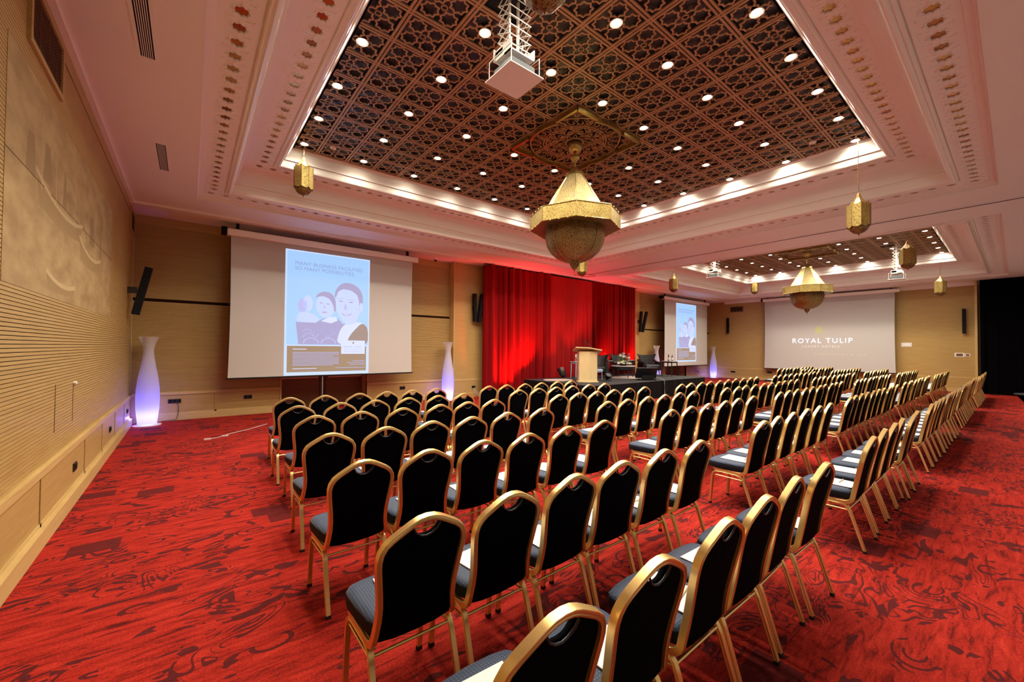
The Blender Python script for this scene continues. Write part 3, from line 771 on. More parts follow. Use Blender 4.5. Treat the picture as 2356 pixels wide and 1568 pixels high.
# ------------------------------------------------------------------ chandeliers
def chandelier(x, y, label):
    root = empty('chandelier', (x, y, 0)); tag(root, label, 'chandelier')
    A = 0.0
    MB().lathe([(0.0, 5.37), (0.13, 5.36), (0.13, 5.31), (0.115, 5.25), (0.07, 5.20), (0.02, 5.185), (0, 5.185)], 24).build('ceiling_canopy', gold_rim, root, smooth=40)
    m = MB(); m.lathe([(0.016, 4.90), (0.016, 5.20)], 10); m.lathe([(0.0, 5.02), (0.03, 5.03), (0.06, 5.06), (0.075, 5.10), (0.06, 5.125), (0.018, 5.13)], 20); m.build('stem', gold_rim, root, smooth=50)
    MB().lathe([(0.175, 4.765), (0.165, 4.80), (0.02, 4.935), (0, 4.94)], 8, a0=A).build('cap', gold_rim, root)
    MB().lathe([(0.60, 4.045), (0.145, 4.79)], 8, a0=A).build('cone_shade', brass_bright, root)
    e = MB()
    for k in range(8):
        a = A+PI*k/4; e.tube([(0.602*math.cos(a), 0.602*math.sin(a), 4.045), (0.15*math.cos(a), 0.15*math.sin(a), 4.78)], 0.006, 6)
    e.build('cone_rib', gold_rim, root)
    b = MB(); b.lathe([(0.80, 3.79), (0.80, 4.04)], 8, a0=A); b.f = b.f[:8]; b.m = b.m[:8]; b.build('band', brass_mid, root)
    t = MB(); t.lathe([(0.80, 4.04), (0.59, 4.05)], 8, a0=A); t.f = t.f[:8]; t.m = t.m[:8]; t.build('band_top', brass_mid, root)
    u = MB(); u.lathe([(0.52, 3.80), (0.80, 3.79)], 8, a0=A); u.f = u.f[:8]; u.m = u.m[:8]; u.build('band_underside', brass_dark, root)
    r = MB()
    for z in (3.79, 4.04): r.tube([(0.803*math.cos(A+PI*k/4), 0.803*math.sin(A+PI*k/4), z) for k in range(8)], 0.008, 6, closed=True)
    for k in range(8):
        a = A+PI*k/4; r.tube([(0.803*math.cos(a), 0.803*math.sin(a), 3.79), (0.803*math.cos(a), 0.803*math.sin(a), 4.04)], 0.009, 6)
    r.build('band_rim', gold_rim, root)
    s = MB()
    for k in range(8):
        for q in range(1, 4):
            a, c2 = A+PI*k/4, A+PI*(k+1)/4; f = q/4
            px, py = 0.80*(math.cos(a)*(1-f)+math.cos(c2)*f), 0.80*(math.sin(a)*(1-f)+math.sin(c2)*f)
            for z in (3.785, 4.045): s.lathe([(0, -0.016), (0.012, -0.008), (0.012, 0.008), (0, 0.016)], 8, (px*1.01, py*1.01, z))
    s.build('stud', brass_bright, root)
    def lobes(a): return 1.0+0.035*abs(math.sin((a-A)*4))-0.02
    bowl = [(0.525, 3.80), (0.53, 3.70), (0.52, 3.60), (0.485, 3.48), (0.42, 3.37), (0.32, 3.28), (0.2, 3.225), (0.09, 3.20)]
    MB().lathe(bowl[::-1], 64, a0=A, lobes=lobes).build('bowl', brass_dark, root, smooth=35)
    rb = MB()
    for k in range(8):
        a = A+PI*k/4; rb.tube([((rr*1.0+0.0)*math.cos(a), rr*math.sin(a), z) for rr, z in bowl], 0.006, 6)
    rb.build('bowl_rib', gold_rim, root)
    MB().lathe([(0, 2.995), (0.006, 3.01), (0.008, 3.06), (0.03, 3.075), (0.045, 3.09), (0.06, 3.12), (0.085, 3.15), (0.085, 3.18), (0.1, 3.20), (0.1, 3.21)], 24).build('finial', brass_dark, root, smooth=40)
chandelier(5.40, 4.98, 'large octagonal brass chandelier hanging under the near ceiling rose')
chandelier(5.40+DX, 4.98, 'large octagonal brass chandelier hanging in front of the far logo screen')

def make_lantern(L, name='pendant_lantern'):
    """hanging point at z=0, body top at -L"""
    root = empty(name)
    t = -L
    MB().tube([(0, 0, 0), (0, 0, t+0.02)], 0.006, 6).build('chain', brass_dark, root)
    MB().lathe([(0.15, t-0.24), (0.155, t-0.235), (0.10, t-0.17), (0.055, t-0.11), (0.035, t-0.06), (0.022, t-0.02), (0.0, t)], 8, a0=PI/8).build('dome', brass_dark, root)
    b = MB(); zt, zb = t-0.235, t-0.60; n = 8; vs = []
    for k in range(8):
        a = PI/8+PI*k/4; vs += [(0.163*math.cos(a), 0.163*math.sin(a), zb+0.0), (0.163*math.cos(a), 0.163*math.sin(a), zt+0.03)]
    for k in range(8):
        a = PI/4+PI*k/4; vs += [(0.151*math.cos(a), 0.151*math.sin(a), zb-0.03), (0.151*math.cos(a), 0.151*math.sin(a), zt)]
    fs = []
    for k in range(8):
        q = (k+1) % 8; fs += [(2*k, 16+2*k, 16+2*k+1, 2*k+1), (16+2*k, 2*q, 2*q+1, 16+2*k+1)]
    b.add(vs, fs); b.build('body', brass_mid, root)
    e = MB()
    for k in range(8):
        a = PI/8+PI*k/4; e.tube([(0.165*math.cos(a), 0.165*math.sin(a), zb), (0.165*math.cos(a), 0.165*math.sin(a), zt+0.035)], 0.004, 5)
    e.build('edge_bar', gold_rim, root)
    MB().lathe([(0, t-0.775), (0.006, t-0.76), (0.01, t-0.735), (0.03, t-0.73), (0.08, t-0.71), (0.125, t-0.665), (0.148, t-0.61), (0.15, t-0.59)], 8, a0=PI/8).build('bowl', brass_dark, root)
    return root
for (x, y, L, lb) in ((1.61, 8.3, 0.16, 'brass lantern on a short chain at the near tray corner above the big screen'),
                      (1.60, 1.72, 0.98, 'brass lantern bottom at the top edge beside the near projector lift'),
                      (9.15, 1.73, 0.93, 'brass lantern on a long chain in front of the ceiling track'),
                      (9.33, 8.3, 0.77, 'brass lantern seen just below the near chandelier bowl'),
                      (14.6, 8.3, 0.78, 'brass lantern hanging between the curtain and the far side screen'),
                      (14.2, 1.73, 0.90, 'dark brass lantern hanging beside the right projector of the far tray'),
                      (22.3, 8.3, 0.16, 'small brass lantern at the far tray corner left of the far chandelier'),
                      (21.1, 1.73, 0.98, 'pale brass lantern hanging above the far wall speaker')):
    o = make_lantern(L); o.location = (x, y, ZG); tag(o, lb, 'lantern', 'small brass lanterns around the ceiling trays')

# ------------------------------------------------------------------ projector lifts
def projector_lift(x, y, zp, label, big=True):
    root = empty('projector_lift', (x, y, zp)); tag(root, label, 'projector')
    top = ZG+0.04-zp; h = 0.225
    MB().rbox(-h, h, -h, h, 0, 0.012, 0.002).build('cover_plate', plaster, root)
    MB().rbox(-0.17, 0.15, -0.17, 0.14, 0.04, 0.12, 0.01).build('projector_body', mat('projector_grey', (0.10, 0.11, 0.12), 0.4), root)
    MB().lathe([(0.05, 0), (0.05, 0.03), (0.035, 0.035), (0, 0.03)], 20, (0, 0, 0)).build('projector_lens', black_gloss, root)
    root.children[-1].location = (-0.02, 0.14, 0.08); root.children[-1].rotation_euler = (-PI/2, 0, 0)
    m = MB(); m.box(-0.16, 0.16, -0.004, 0.12, 0.24, 0.30); m.box(-0.16, 0.16, -0.15, -0.03, 0.2, 0.215); m.box(-0.16, -0.15, -0.15, 0.12, 0.2, 0.32); m.box(0.15, 0.16, -0.15, 0.12, 0.2, 0.32)
    m.box(-0.18, 0.18, 0.12, 0.135, 0.2, 0.33); m.build('lift_housing', white_paint, root)
    m = MB()
    for sx, sy in ((1, 1), (-1, 1), (1, -1), (-1, -1)): m.tube([(sx*0.19, sy*0.19, 0.01), (sx*0.19, sy*0.19, 0.22)], 0.005, 6); 
    for sx in (-1, 1): m.tube([(sx*0.19, -0.19, 0.22), (sx*0.19, 0.19, 0.22)], 0.006, 6)
    m.build('hanger_rod', white_paint, root)
    m = MB()
    for sx in (-1, 1): m.rbox(sx*0.06-0.012, sx*0.06+0.012, 0.0, 0.03, 0.28, top, 0.003)
    m.build('rail', white_paint, root)
    m = MB(); n = max(3, int((top-0.3)/0.1)); dz = (top-0.3)/n
    for sx in (-1, 1):
        xx = sx*0.14
        for k in range(n):
            z0, z1 = 0.3+k*dz, 0.3+(k+1)*dz
            m.tube([(xx, -0.10, z0), (xx, 0.10, z1)], 0.006, 6); m.tube([(xx, 0.10, z0), (xx, -0.10, z1)], 0.006, 6)
    for k in range(n+1):
        z0 = 0.3+k*dz; 
        for yy in (-0.10, 0.10): m.tube([(-0.15, yy, z0), (0.15, yy, z0)], 0.006, 6)
    m.build('scissor_arm', white_paint, root)
    m = MB(); r_ = random.Random(3)
    for q in range(3):
        m.tube([(0.17+0.015*q+0.02*math.sin(5*t+q), 0.05+0.03*math.sin(3*t+q), top-t*(top-0.2)) for t in [i/12 for i in range(13)]]+[(0.05, -0.02*q, 0.18), (0.0, 0, 0.13)], 0.005, 6)
    m.build('cable', chrome if big else black_gloss, root)
projector_lift(2.665, 3.34, 4.50, 'white scissor lift holding a projector above the front rows of the near tray')
projector_lift(2.12+DX, 6.90, 4.27, 'small projector on a lift at the left end of the far tray', False)
projector_lift(6.43+DX, 2.62, 4.14, 'small projector on a lift at the right side of the far tray', False)

# ------------------------------------------------------------------ projection screens
scr_m = mat('screen_fabric', (0.50, 0.485, 0.46), 0.8)
def img(name, e): return mat(name, (0.12, 0.12, 0.12), 0.9, emit=e, es=1.0, spec=0.05)
img_blue = img('image_sky', (0.33, 0.57, 0.98)); img_edge = img('image_edge', (0.50, 0.66, 1.0)); img_low = img('image_tan', (0.28, 0.18, 0.10))
img_lilac = img('image_lilac', (0.42, 0.44, 0.80)); img_skin = img('image_skin', (0.50, 0.60, 0.98)); img_hair = img('image_hair', (0.33, 0.30, 0.52))
img_suit = img('image_suit', (0.27, 0.19, 0.17)); img_seat = img('image_seats', (0.33, 0.31, 0.56)); img_text = img('image_text', (0.24, 0.29, 0.52)); img_white = img('image_white', (0.60, 0.68, 1.0))
logo_txt = mat('image_logo_text', (0.8, 0.8, 0.85), 0.9, emit=(0.62, 0.70, 1.0), es=0.85)
logo_sub = mat('image_logo_small', (0.75, 0.73, 0.7), 0.9, emit=(0.5, 0.5, 0.5), es=0.35)
logo_green = mat('image_tulip', (0.45, 0.43, 0.22), 0.9, emit=(0.40, 0.42, 0.16), es=0.3)
def screen(name_lb, origin, ux, W, zt, zb, case_w, img=None, logo=False):
    """origin = world point of the left bottom as the audience sees it; ux = direction of width; screen faces n"""
    rz = math.atan2(ux[1], ux[0])
    root = empty('projection_screen', (origin[0], origin[1], 0), rz); tag(root, name_lb, 'projection screen')
    # local: x along width, -y towards the audience
    n = 24; vs = []; fs = []
    for k in range(n+1):
        f = k/n; z = zt-(zt-zb)*f; ins = 0.02*math.sin(PI*f)-0.008*f
        for s_, y in ((0, 0.0), (1, 0.0), (1, 0.006), (0, 0.006)):
            vs.append(((ins if s_ == 0 else W-ins), y, z))
    for k in range(n):
        a = 4*k
        fs += [(a, a+4, a+5, a+1), (a+1, a+5, a+6, a+2), (a+2, a+6, a+7, a+3), (a+3, a+7, a+4, a)]
    fs += [(0, 1, 2, 3), (4*n+3, 4*n+2, 4*n+1, 4*n)]
    MB().add(vs, fs).build('screen_fabric', scr_m, root)
    cs = MB(); cs.rbox(-0.07, W+0.16, -0.07, 0.12, zt, zt+0.155, 0.02); cs.build('screen_case', plaster_gloss, root)
    ec = MB(); ec.rbox(-0.17, -0.07, -0.02, 0.20, zt+0.03, zt+0.19, 0.01); ec.box(-0.1, W+0.1, 0.03, 0.12, zt+0.155, zt+0.185); ec.box(0.1, 0.16, 0.05, 0.10, zt+0.18, 4.45); ec.box(W-0.16, W-0.1, 0.05, 0.10, zt+0.18, 4.45); ec.build('mount_bracket', black, root)
    sl = MB(); sl.box(-0.012, 0.0, 0.007, 0.02, zb, zt); sl.build('edge_shadow_strip', black, root)
    bb = MB(); bb.rbox(-0.05, W+0.04, -0.012, 0.014, zb-0.035, zb, 0.004); bb.build('bottom_bar', black, root)
    rot = (PI/2, 0, 0)
    if img:
        x0, x1, z0, z1 = img; w_, h_ = x1-x0, z1-z0
        def P(u, v, lay): return (x0+u*w_, -0.003-0.0012*lay, z1-v*h_)
        pi_ = MB(); pi_.box(x0, x1, -0.003, 0.001, z0, z1); pim = pi_.build('projected_image', img_edge, root)
        def poly(pts, lay, m, nm):
            if nm in ('hair', 'jaw', 'jacket', 'suit_jacket', 'shirt', 'faint_shoulder', 'nose', 'mouth', 'teeth'):
                for _ in range(2):
                    q_ = []
                    for i_ in range(len(pts)):
                        a_, b_ = pts[i_], pts[(i_+1) % len(pts)]
                        q_ += [(a_[0]*.8+b_[0]*.2, a_[1]*.8+b_[1]*.2), (a_[0]*.2+b_[0]*.8, a_[1]*.2+b_[1]*.8)]
                    pts = q_
                pts = [(u_, min(v_, 0.755)) for u_, v_ in pts]
            ar = sum(pts[i][0]*pts[(i+1) % len(pts)][1]-pts[(i+1) % len(pts)][0]*pts[i][1] for i in range(len(pts)))
            if ar > 0: pts = pts[::-1]
            g = MB(); k = len(pts); g.add([P(u, v, lay) for u, v in pts], [list(range(k))]); return g.build(nm, m, pim)
        def ell(cx, cyv, rx, ry, lay, m, nm, a0=0, a1=2*PI, n=28, tilt=0):
            pts = []
            for i in range(n+1 if a1-a0 < 6.2 else n):
                a = a0+(a1-a0)*i/n; ex, ey = rx*math.cos(a), ry*math.sin(a)
                pts.append((cx+ex*math.cos(tilt)-ey*math.sin(tilt)*0.66, cyv+ex*math.sin(tilt)/0.66*0+ey)); 
            return poly(pts, lay, m, nm)
        # v runs down 0..1 over 3.13 m, u across 2.05 m
        poly([(0.02, 0.012), (0.985, 0.012), (0.985, 0.755), (0.02, 0.755)], 1, img_blue, 'picture_background')
        poly([(0.03, 0.765), (0.965, 0.765), (0.965, 0.975), (0.03, 0.975)], 1, img_low, 'caption_panel')
        # seats of an auditorium
        poly([(0.12, 0.575), (0.70, 0.575), (0.70, 0.752), (0.15, 0.752)], 2, img_seat, 'auditorium_print')
        for r_i, (v, s_) in enumerate(((0.62, 0.05), (0.66, 0.065), (0.71, 0.09))):
            u = 0.20
            while u+s_ < 0.62:
                g = MB(); nn = 8; vs2 = []
                for i in range(nn+1):
                    a = PI+PI*i/nn
                    for rr in (1, 0.86): vs2.append(P(u+s_+s_*rr*math.cos(a), v+0.035+s_*rr*0.55*math.sin(a), 3))
                g.add(vs2, [(2*i, 2*i+2, 2*i+3, 2*i+1) for i in range(nn)]); g.build('seat_outline', img_lilac, pim); u += 2*s_*1.12
        # faint people at left
        ell(0.19, 0.44, 0.05, 0.055, 2, img_lilac, 'faint_head'); ell(0.25, 0.42, 0.055, 0.065, 2, img_skin, 'faint_head'); poly([(0.12, 0.575), (0.14, 0.50), (0.24, 0.485), (0.36, 0.52), (0.40, 0.575)], 2, img_skin, 'faint_shoulder')
        # middle man
        poly([(0.30, 0.66), (0.34, 0.57), (0.44, 0.535), (0.58, 0.52), (0.66, 0.57), (0.68, 0.70)], 3, img_seat, 'jacket'); poly([(0.40, 0.56), (0.50, 0.52), (0.58, 0.52), (0.60, 0.55), (0.52, 0.575)], 4, img_white, 'shirt_collar')
        ell(0.455, 0.43, 0.115, 0.098, 4, img_skin, 'face')
        poly([(0.335, 0.375), (0.36, 0.335), (0.43, 0.312), (0.50, 0.318), (0.55, 0.345), (0.575, 0.40), (0.575, 0.47), (0.555, 0.48), (0.545, 0.425), (0.50, 0.372), (0.43, 0.352), (0.37, 0.358)], 5, img_hair, 'hair')
        for (u, v) in ((0.40, 0.41), (0.48, 0.415)): ell(u, v, 0.018, 0.004, 5, img_hair, 'eye')
        poly([(0.44, 0.415), (0.45, 0.455), (0.425, 0.458)], 5, img_lilac, 'nose'); ell(0.44, 0.485, 0.03, 0.005, 5, img_hair, 'mouth')
        # front man
        poly([(0.58, 0.755), (0.63, 0.62), (0.72, 0.56), (0.90, 0.555), (0.985, 0.60), (0.985, 0.755)], 6, img_white, 'shirt'); poly([(0.70, 0.755), (0.755, 0.665), (0.905, 0.555), (0.985, 0.605), (0.985, 0.755)], 7, img_suit, 'suit_jacket')
        ell(0.735, 0.40, 0.165, 0.155, 7, img_skin, 'face'); poly([(0.62, 0.46), (0.86, 0.46), (0.845, 0.54), (0.80, 0.575), (0.72, 0.585), (0.65, 0.55)], 7.4, img_skin, 'jaw')
        poly([(0.555, 0.36), (0.565, 0.30), (0.60, 0.262), (0.64, 0.235), (0.70, 0.222), (0.78, 0.228), (0.85, 0.252), (0.90, 0.30), (0.915, 0.36), (0.905, 0.43), (0.895, 0.465), (0.87, 0.455), (0.865, 0.38), (0.84, 0.32), (0.76, 0.285), (0.66, 0.278), (0.60, 0.302), (0.578, 0.345)], 8, img_hair, 'hair')
        ell(0.892, 0.425, 0.022, 0.04, 9, img_skin, 'ear')
        for (u, v) in ((0.635, 0.383), (0.76, 0.388)):
            ell(u, v, 0.026, 0.005, 9, img_hair, 'eye'); poly([(u-0.045, v-0.022), (u+0.03, v-0.028), (u+0.045, v-0.018), (u+0.02, v-0.022), (u-0.04, v-0.016)], 9, img_lilac, 'eyebrow')
        poly([(0.69, 0.39), (0.715, 0.445), (0.70, 0.455), (0.67, 0.45)], 9, img_lilac, 'nose')
        poly([(0.635, 0.483), (0.70, 0.496), (0.775, 0.483), (0.75, 0.500), (0.70, 0.507), (0.66, 0.499)], 9, img_hair, 'mouth'); poly([(0.65, 0.488), (0.70, 0.498), (0.76, 0.488), (0.73, 0.498), (0.70, 0.503), (0.675, 0.497)], 10, img_white, 'teeth')
        # logo box
        poly([(0.645, 0.715), (0.945, 0.715), (0.945, 0.83), (0.645, 0.83)], 11, img_white, 'logo_box')
        zt_ = -0.003-0.0012*12
        text('ROYAL TULIP', 'logo_lettering', 0.030*w_, img_text, pim, (x0+0.675*w_, zt_, z1-0.776*h_), rot, spacing=1.25)
        for v in (0.79, 0.808):
            poly([(0.68, v), (0.915, v), (0.915, v+0.003), (0.68, v+0.003)], 12, img_lilac, 'small_print_line')
        ell(0.795, 0.735, 0.012, 0.008, 12, img_suit, 'tulip_emblem')
        text('MANY BUSINESS FACILITIES', 'headline_lettering', 0.062*w_, img_text, pim, (x0+0.10*w_, zt_, z1-0.118*h_), rot, spacing=1.06)
        text('SO MANY POSSIBILITIES.', 'headline_lettering', 0.062*w_, img_text, pim, (x0+0.10*w_, zt_, z1-0.158*h_), rot, spacing=1.06)
        for i in range(11):
            v = 0.815+0.0105*i; e = 0.62 if i not in (10, 3) else 0.55
            poly([(0.09, v), (e, v), (e, v+0.0038), (0.09, v+0.0038)], 12, img_lilac, 'small_print_line')
        poly([(0.09, 0.788), (0.24, 0.788), (0.24, 0.794), (0.09, 0.794)], 12, img_white, 'small_print_line'); poly([(0.09, 0.945), (0.36, 0.945), (0.36, 0.950), (0.09, 0.950)], 12, img_white, 'small_print_line')
        for i, (ua, v) in enumerate(((0.79, 0.888), (0.72, 0.903), (0.75, 0.918), (0.58, 0.945))):
            poly([(ua, v), (0.945, v), (0.945, v+0.004), (ua, v+0.004)], 12, img_lilac, 'small_print_line')
    if logo:
        pim = MB().box(W*0.24, W*0.71, -0.001, 0.001, 1.62, 3.0).build('projected_image', scr_m, root)
        text('ROYAL TULIP', 'logo_lettering', 0.335, logo_txt, pim, (W*0.482, -0.004, 2.02), rot, 'CENTER', 1.25)
        text('LUXURY HOTELS', 'logo_lettering', 0.145, logo_sub, pim, (W*0.475, -0.004, 1.80), rot, 'CENTER', 1.45)
        cx, cz = W*0.465, 2.70
        g = MB()
        def leaf(pts): g.add([(cx+a, -0.004, cz+b) for a, b in pts], [list(range(len(pts)))])
        leaf([(-0.02, -0.20), (-0.10, -0.10), (-0.115, 0.0), (-0.10, 0.14), (-0.045, 0.06), (-0.005, -0.06)]); leaf([(0.02, -0.20), (0.005, -0.06), (0.045, 0.06), (0.10, 0.14), (0.115, 0.0), (0.10, -0.10)])
        leaf([(0, -0.04), (-0.04, 0.07), (-0.07, 0.15), (0, 0.115), (0.07, 0.15), (0.04, 0.07)])
        for s1 in (-1, 1): leaf([(s1*0.0, -0.27), (s1*0.10, -0.21), (s1*0.16, -0.10), (s1*0.185, 0.04), (s1*0.125, -0.05), (s1*0.07, -0.16)])
        g.build('tulip_emblem', logo_green, pim)
        text('CONVENTION & SPA', 'faint_lettering', 0.14, mat('image_faint', (0.66, 0.62, 0.50), 0.9), pim, (W*0.62, -0.004, 1.42), rot, 'CENTER', 1.6)
    return root
screen('wide white projection screen beside the left corner vase, showing a smiling man poster', (0.68, 11.0), (1, 0), 4.36, 4.12, 0.93, 0, img=(1.09, 3.12, 0.94, 4.01))
screen('white projection screen right of the red curtain, showing a smiling man poster', (18.5, 11.0), (1, 0), 4.42, 4.14, 0.80, 0, img=(1.10, 3.16, 1.0, 4.05))
screen('far wall projection screen showing the white ROYAL TULIP logo', (24.3, 8.56), (0, -1), 5.18, 4.24, 0.68, 0, logo=True)

# ------------------------------------------------------------------ glowing floor vases
def vase_mat():
    m, nt, b = nodes_of('vase_shell')
    out = nt.nodes['Material Output']
    df = N(nt, 'ShaderNodeBsdfDiffuse'); df.inputs[0].default_value = (0.75, 0.72, 0.72, 1)
    tr = N(nt, 'ShaderNodeBsdfTranslucent'); tr.inputs[0].default_value = (0.8, 0.8, 0.85, 1)
    mx = N(nt, 'ShaderNodeMixShader'); mx.inputs[0].default_value = 0.55
    nt.links.new(df.outputs[0], mx.inputs[1]); nt.links.new(tr.outputs[0], mx.inputs[2]); nt.links.new(mx.outputs[0], out.inputs[0])
    return m
vase_m = vase_mat()
blue_lamp = mat('blue_led', (0.3, 0.4, 1), 0.4, emit=(0.14, 0.16, 1.0), es=12)
vprof = [(0.155, 0.03), (0.16, 0.1), (0.185, 0.35), (0.192, 0.55), (0.185, 0.75), (0.16, 0.98), (0.122, 1.2), (0.092, 1.4), (0.082, 1.52), (0.088, 1.60), (0.115, 1.71), (0.152, 1.80), (0.160, 1.82)]
def vase(x, y, lb, e=15):
    root = empty('floor_vase_lamp', (x, y, 0)); tag(root, lb, 'floor lamp', 'tall glowing floor vases')
    inner = [(r-0.004, z) for r, z in vprof]
    v = MB(); n = 40; k = len(vprof)
    v.lathe(vprof, n); v.f = v.f[:n*(k-1)]; v.m = v.m[:n*(k-1)]
    v.build('vase_body', vase_m, root, smooth=60)
    MB().lathe([(0.23, 0.0), (0.23, 0.012), (0.21, 0.018), (0, 0.018)], 36).build('base_disc', plaster_gloss, root, smooth=40)
    MB().lathe([(0.0, 0.02), (0.09, 0.02), (0.09, 0.05), (0, 0.06)], 20).build('led_puck', blue_lamp, root, smooth=40)
    l = bpy.data.lights.new('vase_led', 'POINT'); l.energy = e; l.color = (0.10, 0.10, 1.0); l.shadow_soft_size = 0.05
    lo = bpy.data.objects.new('vase_led', l); COL.objects.link(lo); lo.parent = root; lo.location = (0, 0, 0.22)
    l2 = bpy.data.lights.new('vase_led_wash', 'POINT'); l2.energy = e*0.22; l2.color = (0.22, 0.14, 1.0); l2.shadow_soft_size = 0.03
    lo = bpy.data.objects.new('vase_led_wash', l2); COL.objects.link(lo); lo.parent = root; lo.location = (-0.245, 0.1, 0.16) if x < 10 else (0.245, 0.1, 0.16)
vase(-0.66, 11.22, 'tall white vase lamp glowing blue in the corner behind the left speaker')
vase(6.38, 11.22, 'tall white vase lamp glowing blue between the big screen and the pier')
vase(17.95+0.25, 11.25, 'tall white vase lamp half hidden behind the armchair and far side screen', 14)
vase(24.1, 11.2, 'tall white vase lamp glowing blue in the far corner')

# ------------------------------------------------------------------ stage curtains and uplights
red_velvet = mat('red_velvet', (0.22, 0.002, 0.003), 0.75, spec=0.12)
red_satin = mat('red_satin', (0.34, 0.003, 0.004), 0.6, spec=0.2)
random.seed(11)
tag(drape('stage_curtain', (7.60, 10.93), (10.40, 10.93), 0.02, 4.40, 0.13, 0.30, red_velvet, jitter=0.6), 'dark red velvet curtain left of the lectern, behind the stage', 'curtain', 'red curtains behind the stage')
tag(drape('stage_curtain', (12.80, 10.93), (15.95, 10.93), 0.02, 4.40, 0.13, 0.22, red_velvet, jitter=0.6), 'dark red velvet curtain behind the armchairs, right end of the stage wall', 'curtain', 'red curtains behind the stage')
tag(drape('stage_curtain', (10.43, 10.80), (12.77, 10.80), 0.02, 4.36, 0.085, 0.25, red_satin, jitter=0.6, top_amp=0.06), 'brighter red satin curtain panel hung smooth in the middle above the lectern', 'curtain', 'red curtains behind the stage')
m = MB(); m.tube([(7.5, 10.88, 4.41), (16.0, 10.88, 4.41)], 0.012, 8)
tag(m.build('curtain_rail', black), 'black rail under the ceiling carrying the red stage curtains', 'rail')

def par_can(x, y, z, aim, lb, s=1.0):
    root = empty('par_light', (x, y, z)); tag(root, lb, 'stage light'); d = Vector(aim).normalized()
    q = d.to_track_quat('Z', 'Y').to_matrix().to_4x4(); q.translation = Vector((0, 0, 0.17*s))
    b = MB(); b.lathe([(0.0, -0.14*s), (0.06*s, -0.13*s), (0.10*s, -0.06*s), (0.12*s, 0.10*s), (0.125*s, 0.14*s), (0.115*s, 0.14*s), (0.105*s, 0.10*s), (0, 0.09*s)], 24)
    b.v = [tuple(q @ Vector(p)) for p in b.v]; b.build('lamp_housing', black_gloss, root, smooth=40)
    l = MB(); l.lathe([(0.0, 0.115*s), (0.10*s, 0.105*s)], 24); l.v = [tuple(q @ Vector(p)) for p in l.v]; l.build('lens', mat('par_lens', (0.25, 0.3, 0.32), 0.1, 0.6), root, smooth=60)
    side = Vector((-d.y, d.x, 0)).normalized() if abs(d.z) < 0.99 else Vector((1, 0, 0))
    yk = MB(); c0 = Vector((0, 0, 0.17*s)); pts = [c0+side*0.15*s, c0+side*0.15*s-Vector((0, 0, 0.155*s)), c0-side*0.15*s-Vector((0, 0, 0.155*s)), c0-side*0.15*s]
    yk.tube([tuple(p) for p in pts], 0.010, 6); yk.box(-0.12*s, 0.12*s, -0.03, 0.03, 0, 0.012); yk.build('yoke', black_gloss, root)
ZS = 0.58
def red_up(x, y, z, tx, tz, e, name='red_wash', ty=10.85, size=62):
    l = bpy.data.lights.new(name, 'SPOT'); l.energy = e; l.color = (1.0, 0.05, 0.04) if name == 'red_wash' else (1.0, 0.06, 0.10); l.spot_size = math.radians(size); l.spot_blend = 0.9; l.shadow_soft_size = 0.08
    o = bpy.data.objects.new(name, l); COL.objects.link(o); o.location = (x, y, z); o.rotation_euler = (Vector((tx, ty, tz))-Vector((x, y, z))).to_track_quat('-Z', 'Y').to_euler()
par_can(10.5, 10.25, ZS, (0.1, 0.5, 0.9), 'black par light on the stage floor left of the lectern', 1.15)
par_can(10.85, 8.5, ZS, (-0.3, -0.6, 0.7), 'black par light on the stage floor right of the lectern', 0.85)
par_can(8.25, 10.35, 0.0, (0.0, 0.5, 0.9), 'black par light on the carpet at the left end of the curtain', 1.0)
par_can(15.9, 10.3, 0.0, (-0.15, 0.5, 0.9), 'black par light on the carpet behind the right end of the stage', 1.0)
par_can(13.7, 10.48, ZS, (0, 0.5, 0.9), 'black par light behind the middle tufted armchair', 0.8)
red_up(8.45, 10.2, 0.42, 8.35, 1.1, 420, ty=10.95, size=92); red_up(9.25, 10.15, ZS+0.15, 9.0, 2.0, 460, ty=10.95, size=90)
red_up(10.5, 10.1, ZS+0.3, 9.9, 2.4, 160, ty=11.0, size=80); red_up(11.3, 9.9, ZS+0.3, 11.6, 3.9, 170, ty=11.0, size=60)
red_up(13.25, 10.52, ZS+0.10, 13.6, 1.9, 260, ty=10.95, size=95); red_up(15.3, 10.50, 0.75, 15.4, 1.9, 260, ty=10.95, size=90)
# wash that reaches the ceiling above the stage
for xx, e in ((10.4, 200), (12.2, 420), (13.8, 200)):
    red_up(xx, 9.9, ZS+0.3, xx, 4.47, e, name='pink_wash', ty=9.9, size=80)

# ------------------------------------------------------------------ stage
stage_cloth = mat('stage_cloth', (0.006, 0.006, 0.007), 0.9, spec=0.1)
stage_top = mat('stage_carpet', (0.022, 0.024, 0.026), 0.85, var=0.2, vscale=30)
st = empty('stage_platform', (9.0, 7.6, 0)); tag(st, 'low black stage platform with cloth skirting in front of the red curtain', 'stage')
MB().rbox(0, 6.6, 0, 2.98, ZS-0.06, ZS, 0.006).build('stage_deck', stage_top, st)
d = drape('stage_skirt', (0.0, -0.03), (6.6, -0.03), 0.0, ZS-0.005, 0.010, 0.55, stage_cloth, st); d = drape('stage_skirt', (-0.03, 2.98), (-0.03, 0.0), 0.0, ZS-0.005, 0.010, 0.55, stage_cloth, st)
MB().box(0.05, 6.55, 0.05, 2.95, 0.0, ZS-0.07).build('stage_frame', black, st)
MB().box(6.6, 6.63, 0, 2.98, 0.0, ZS-0.005).build('stage_skirt', stage_cloth, st)

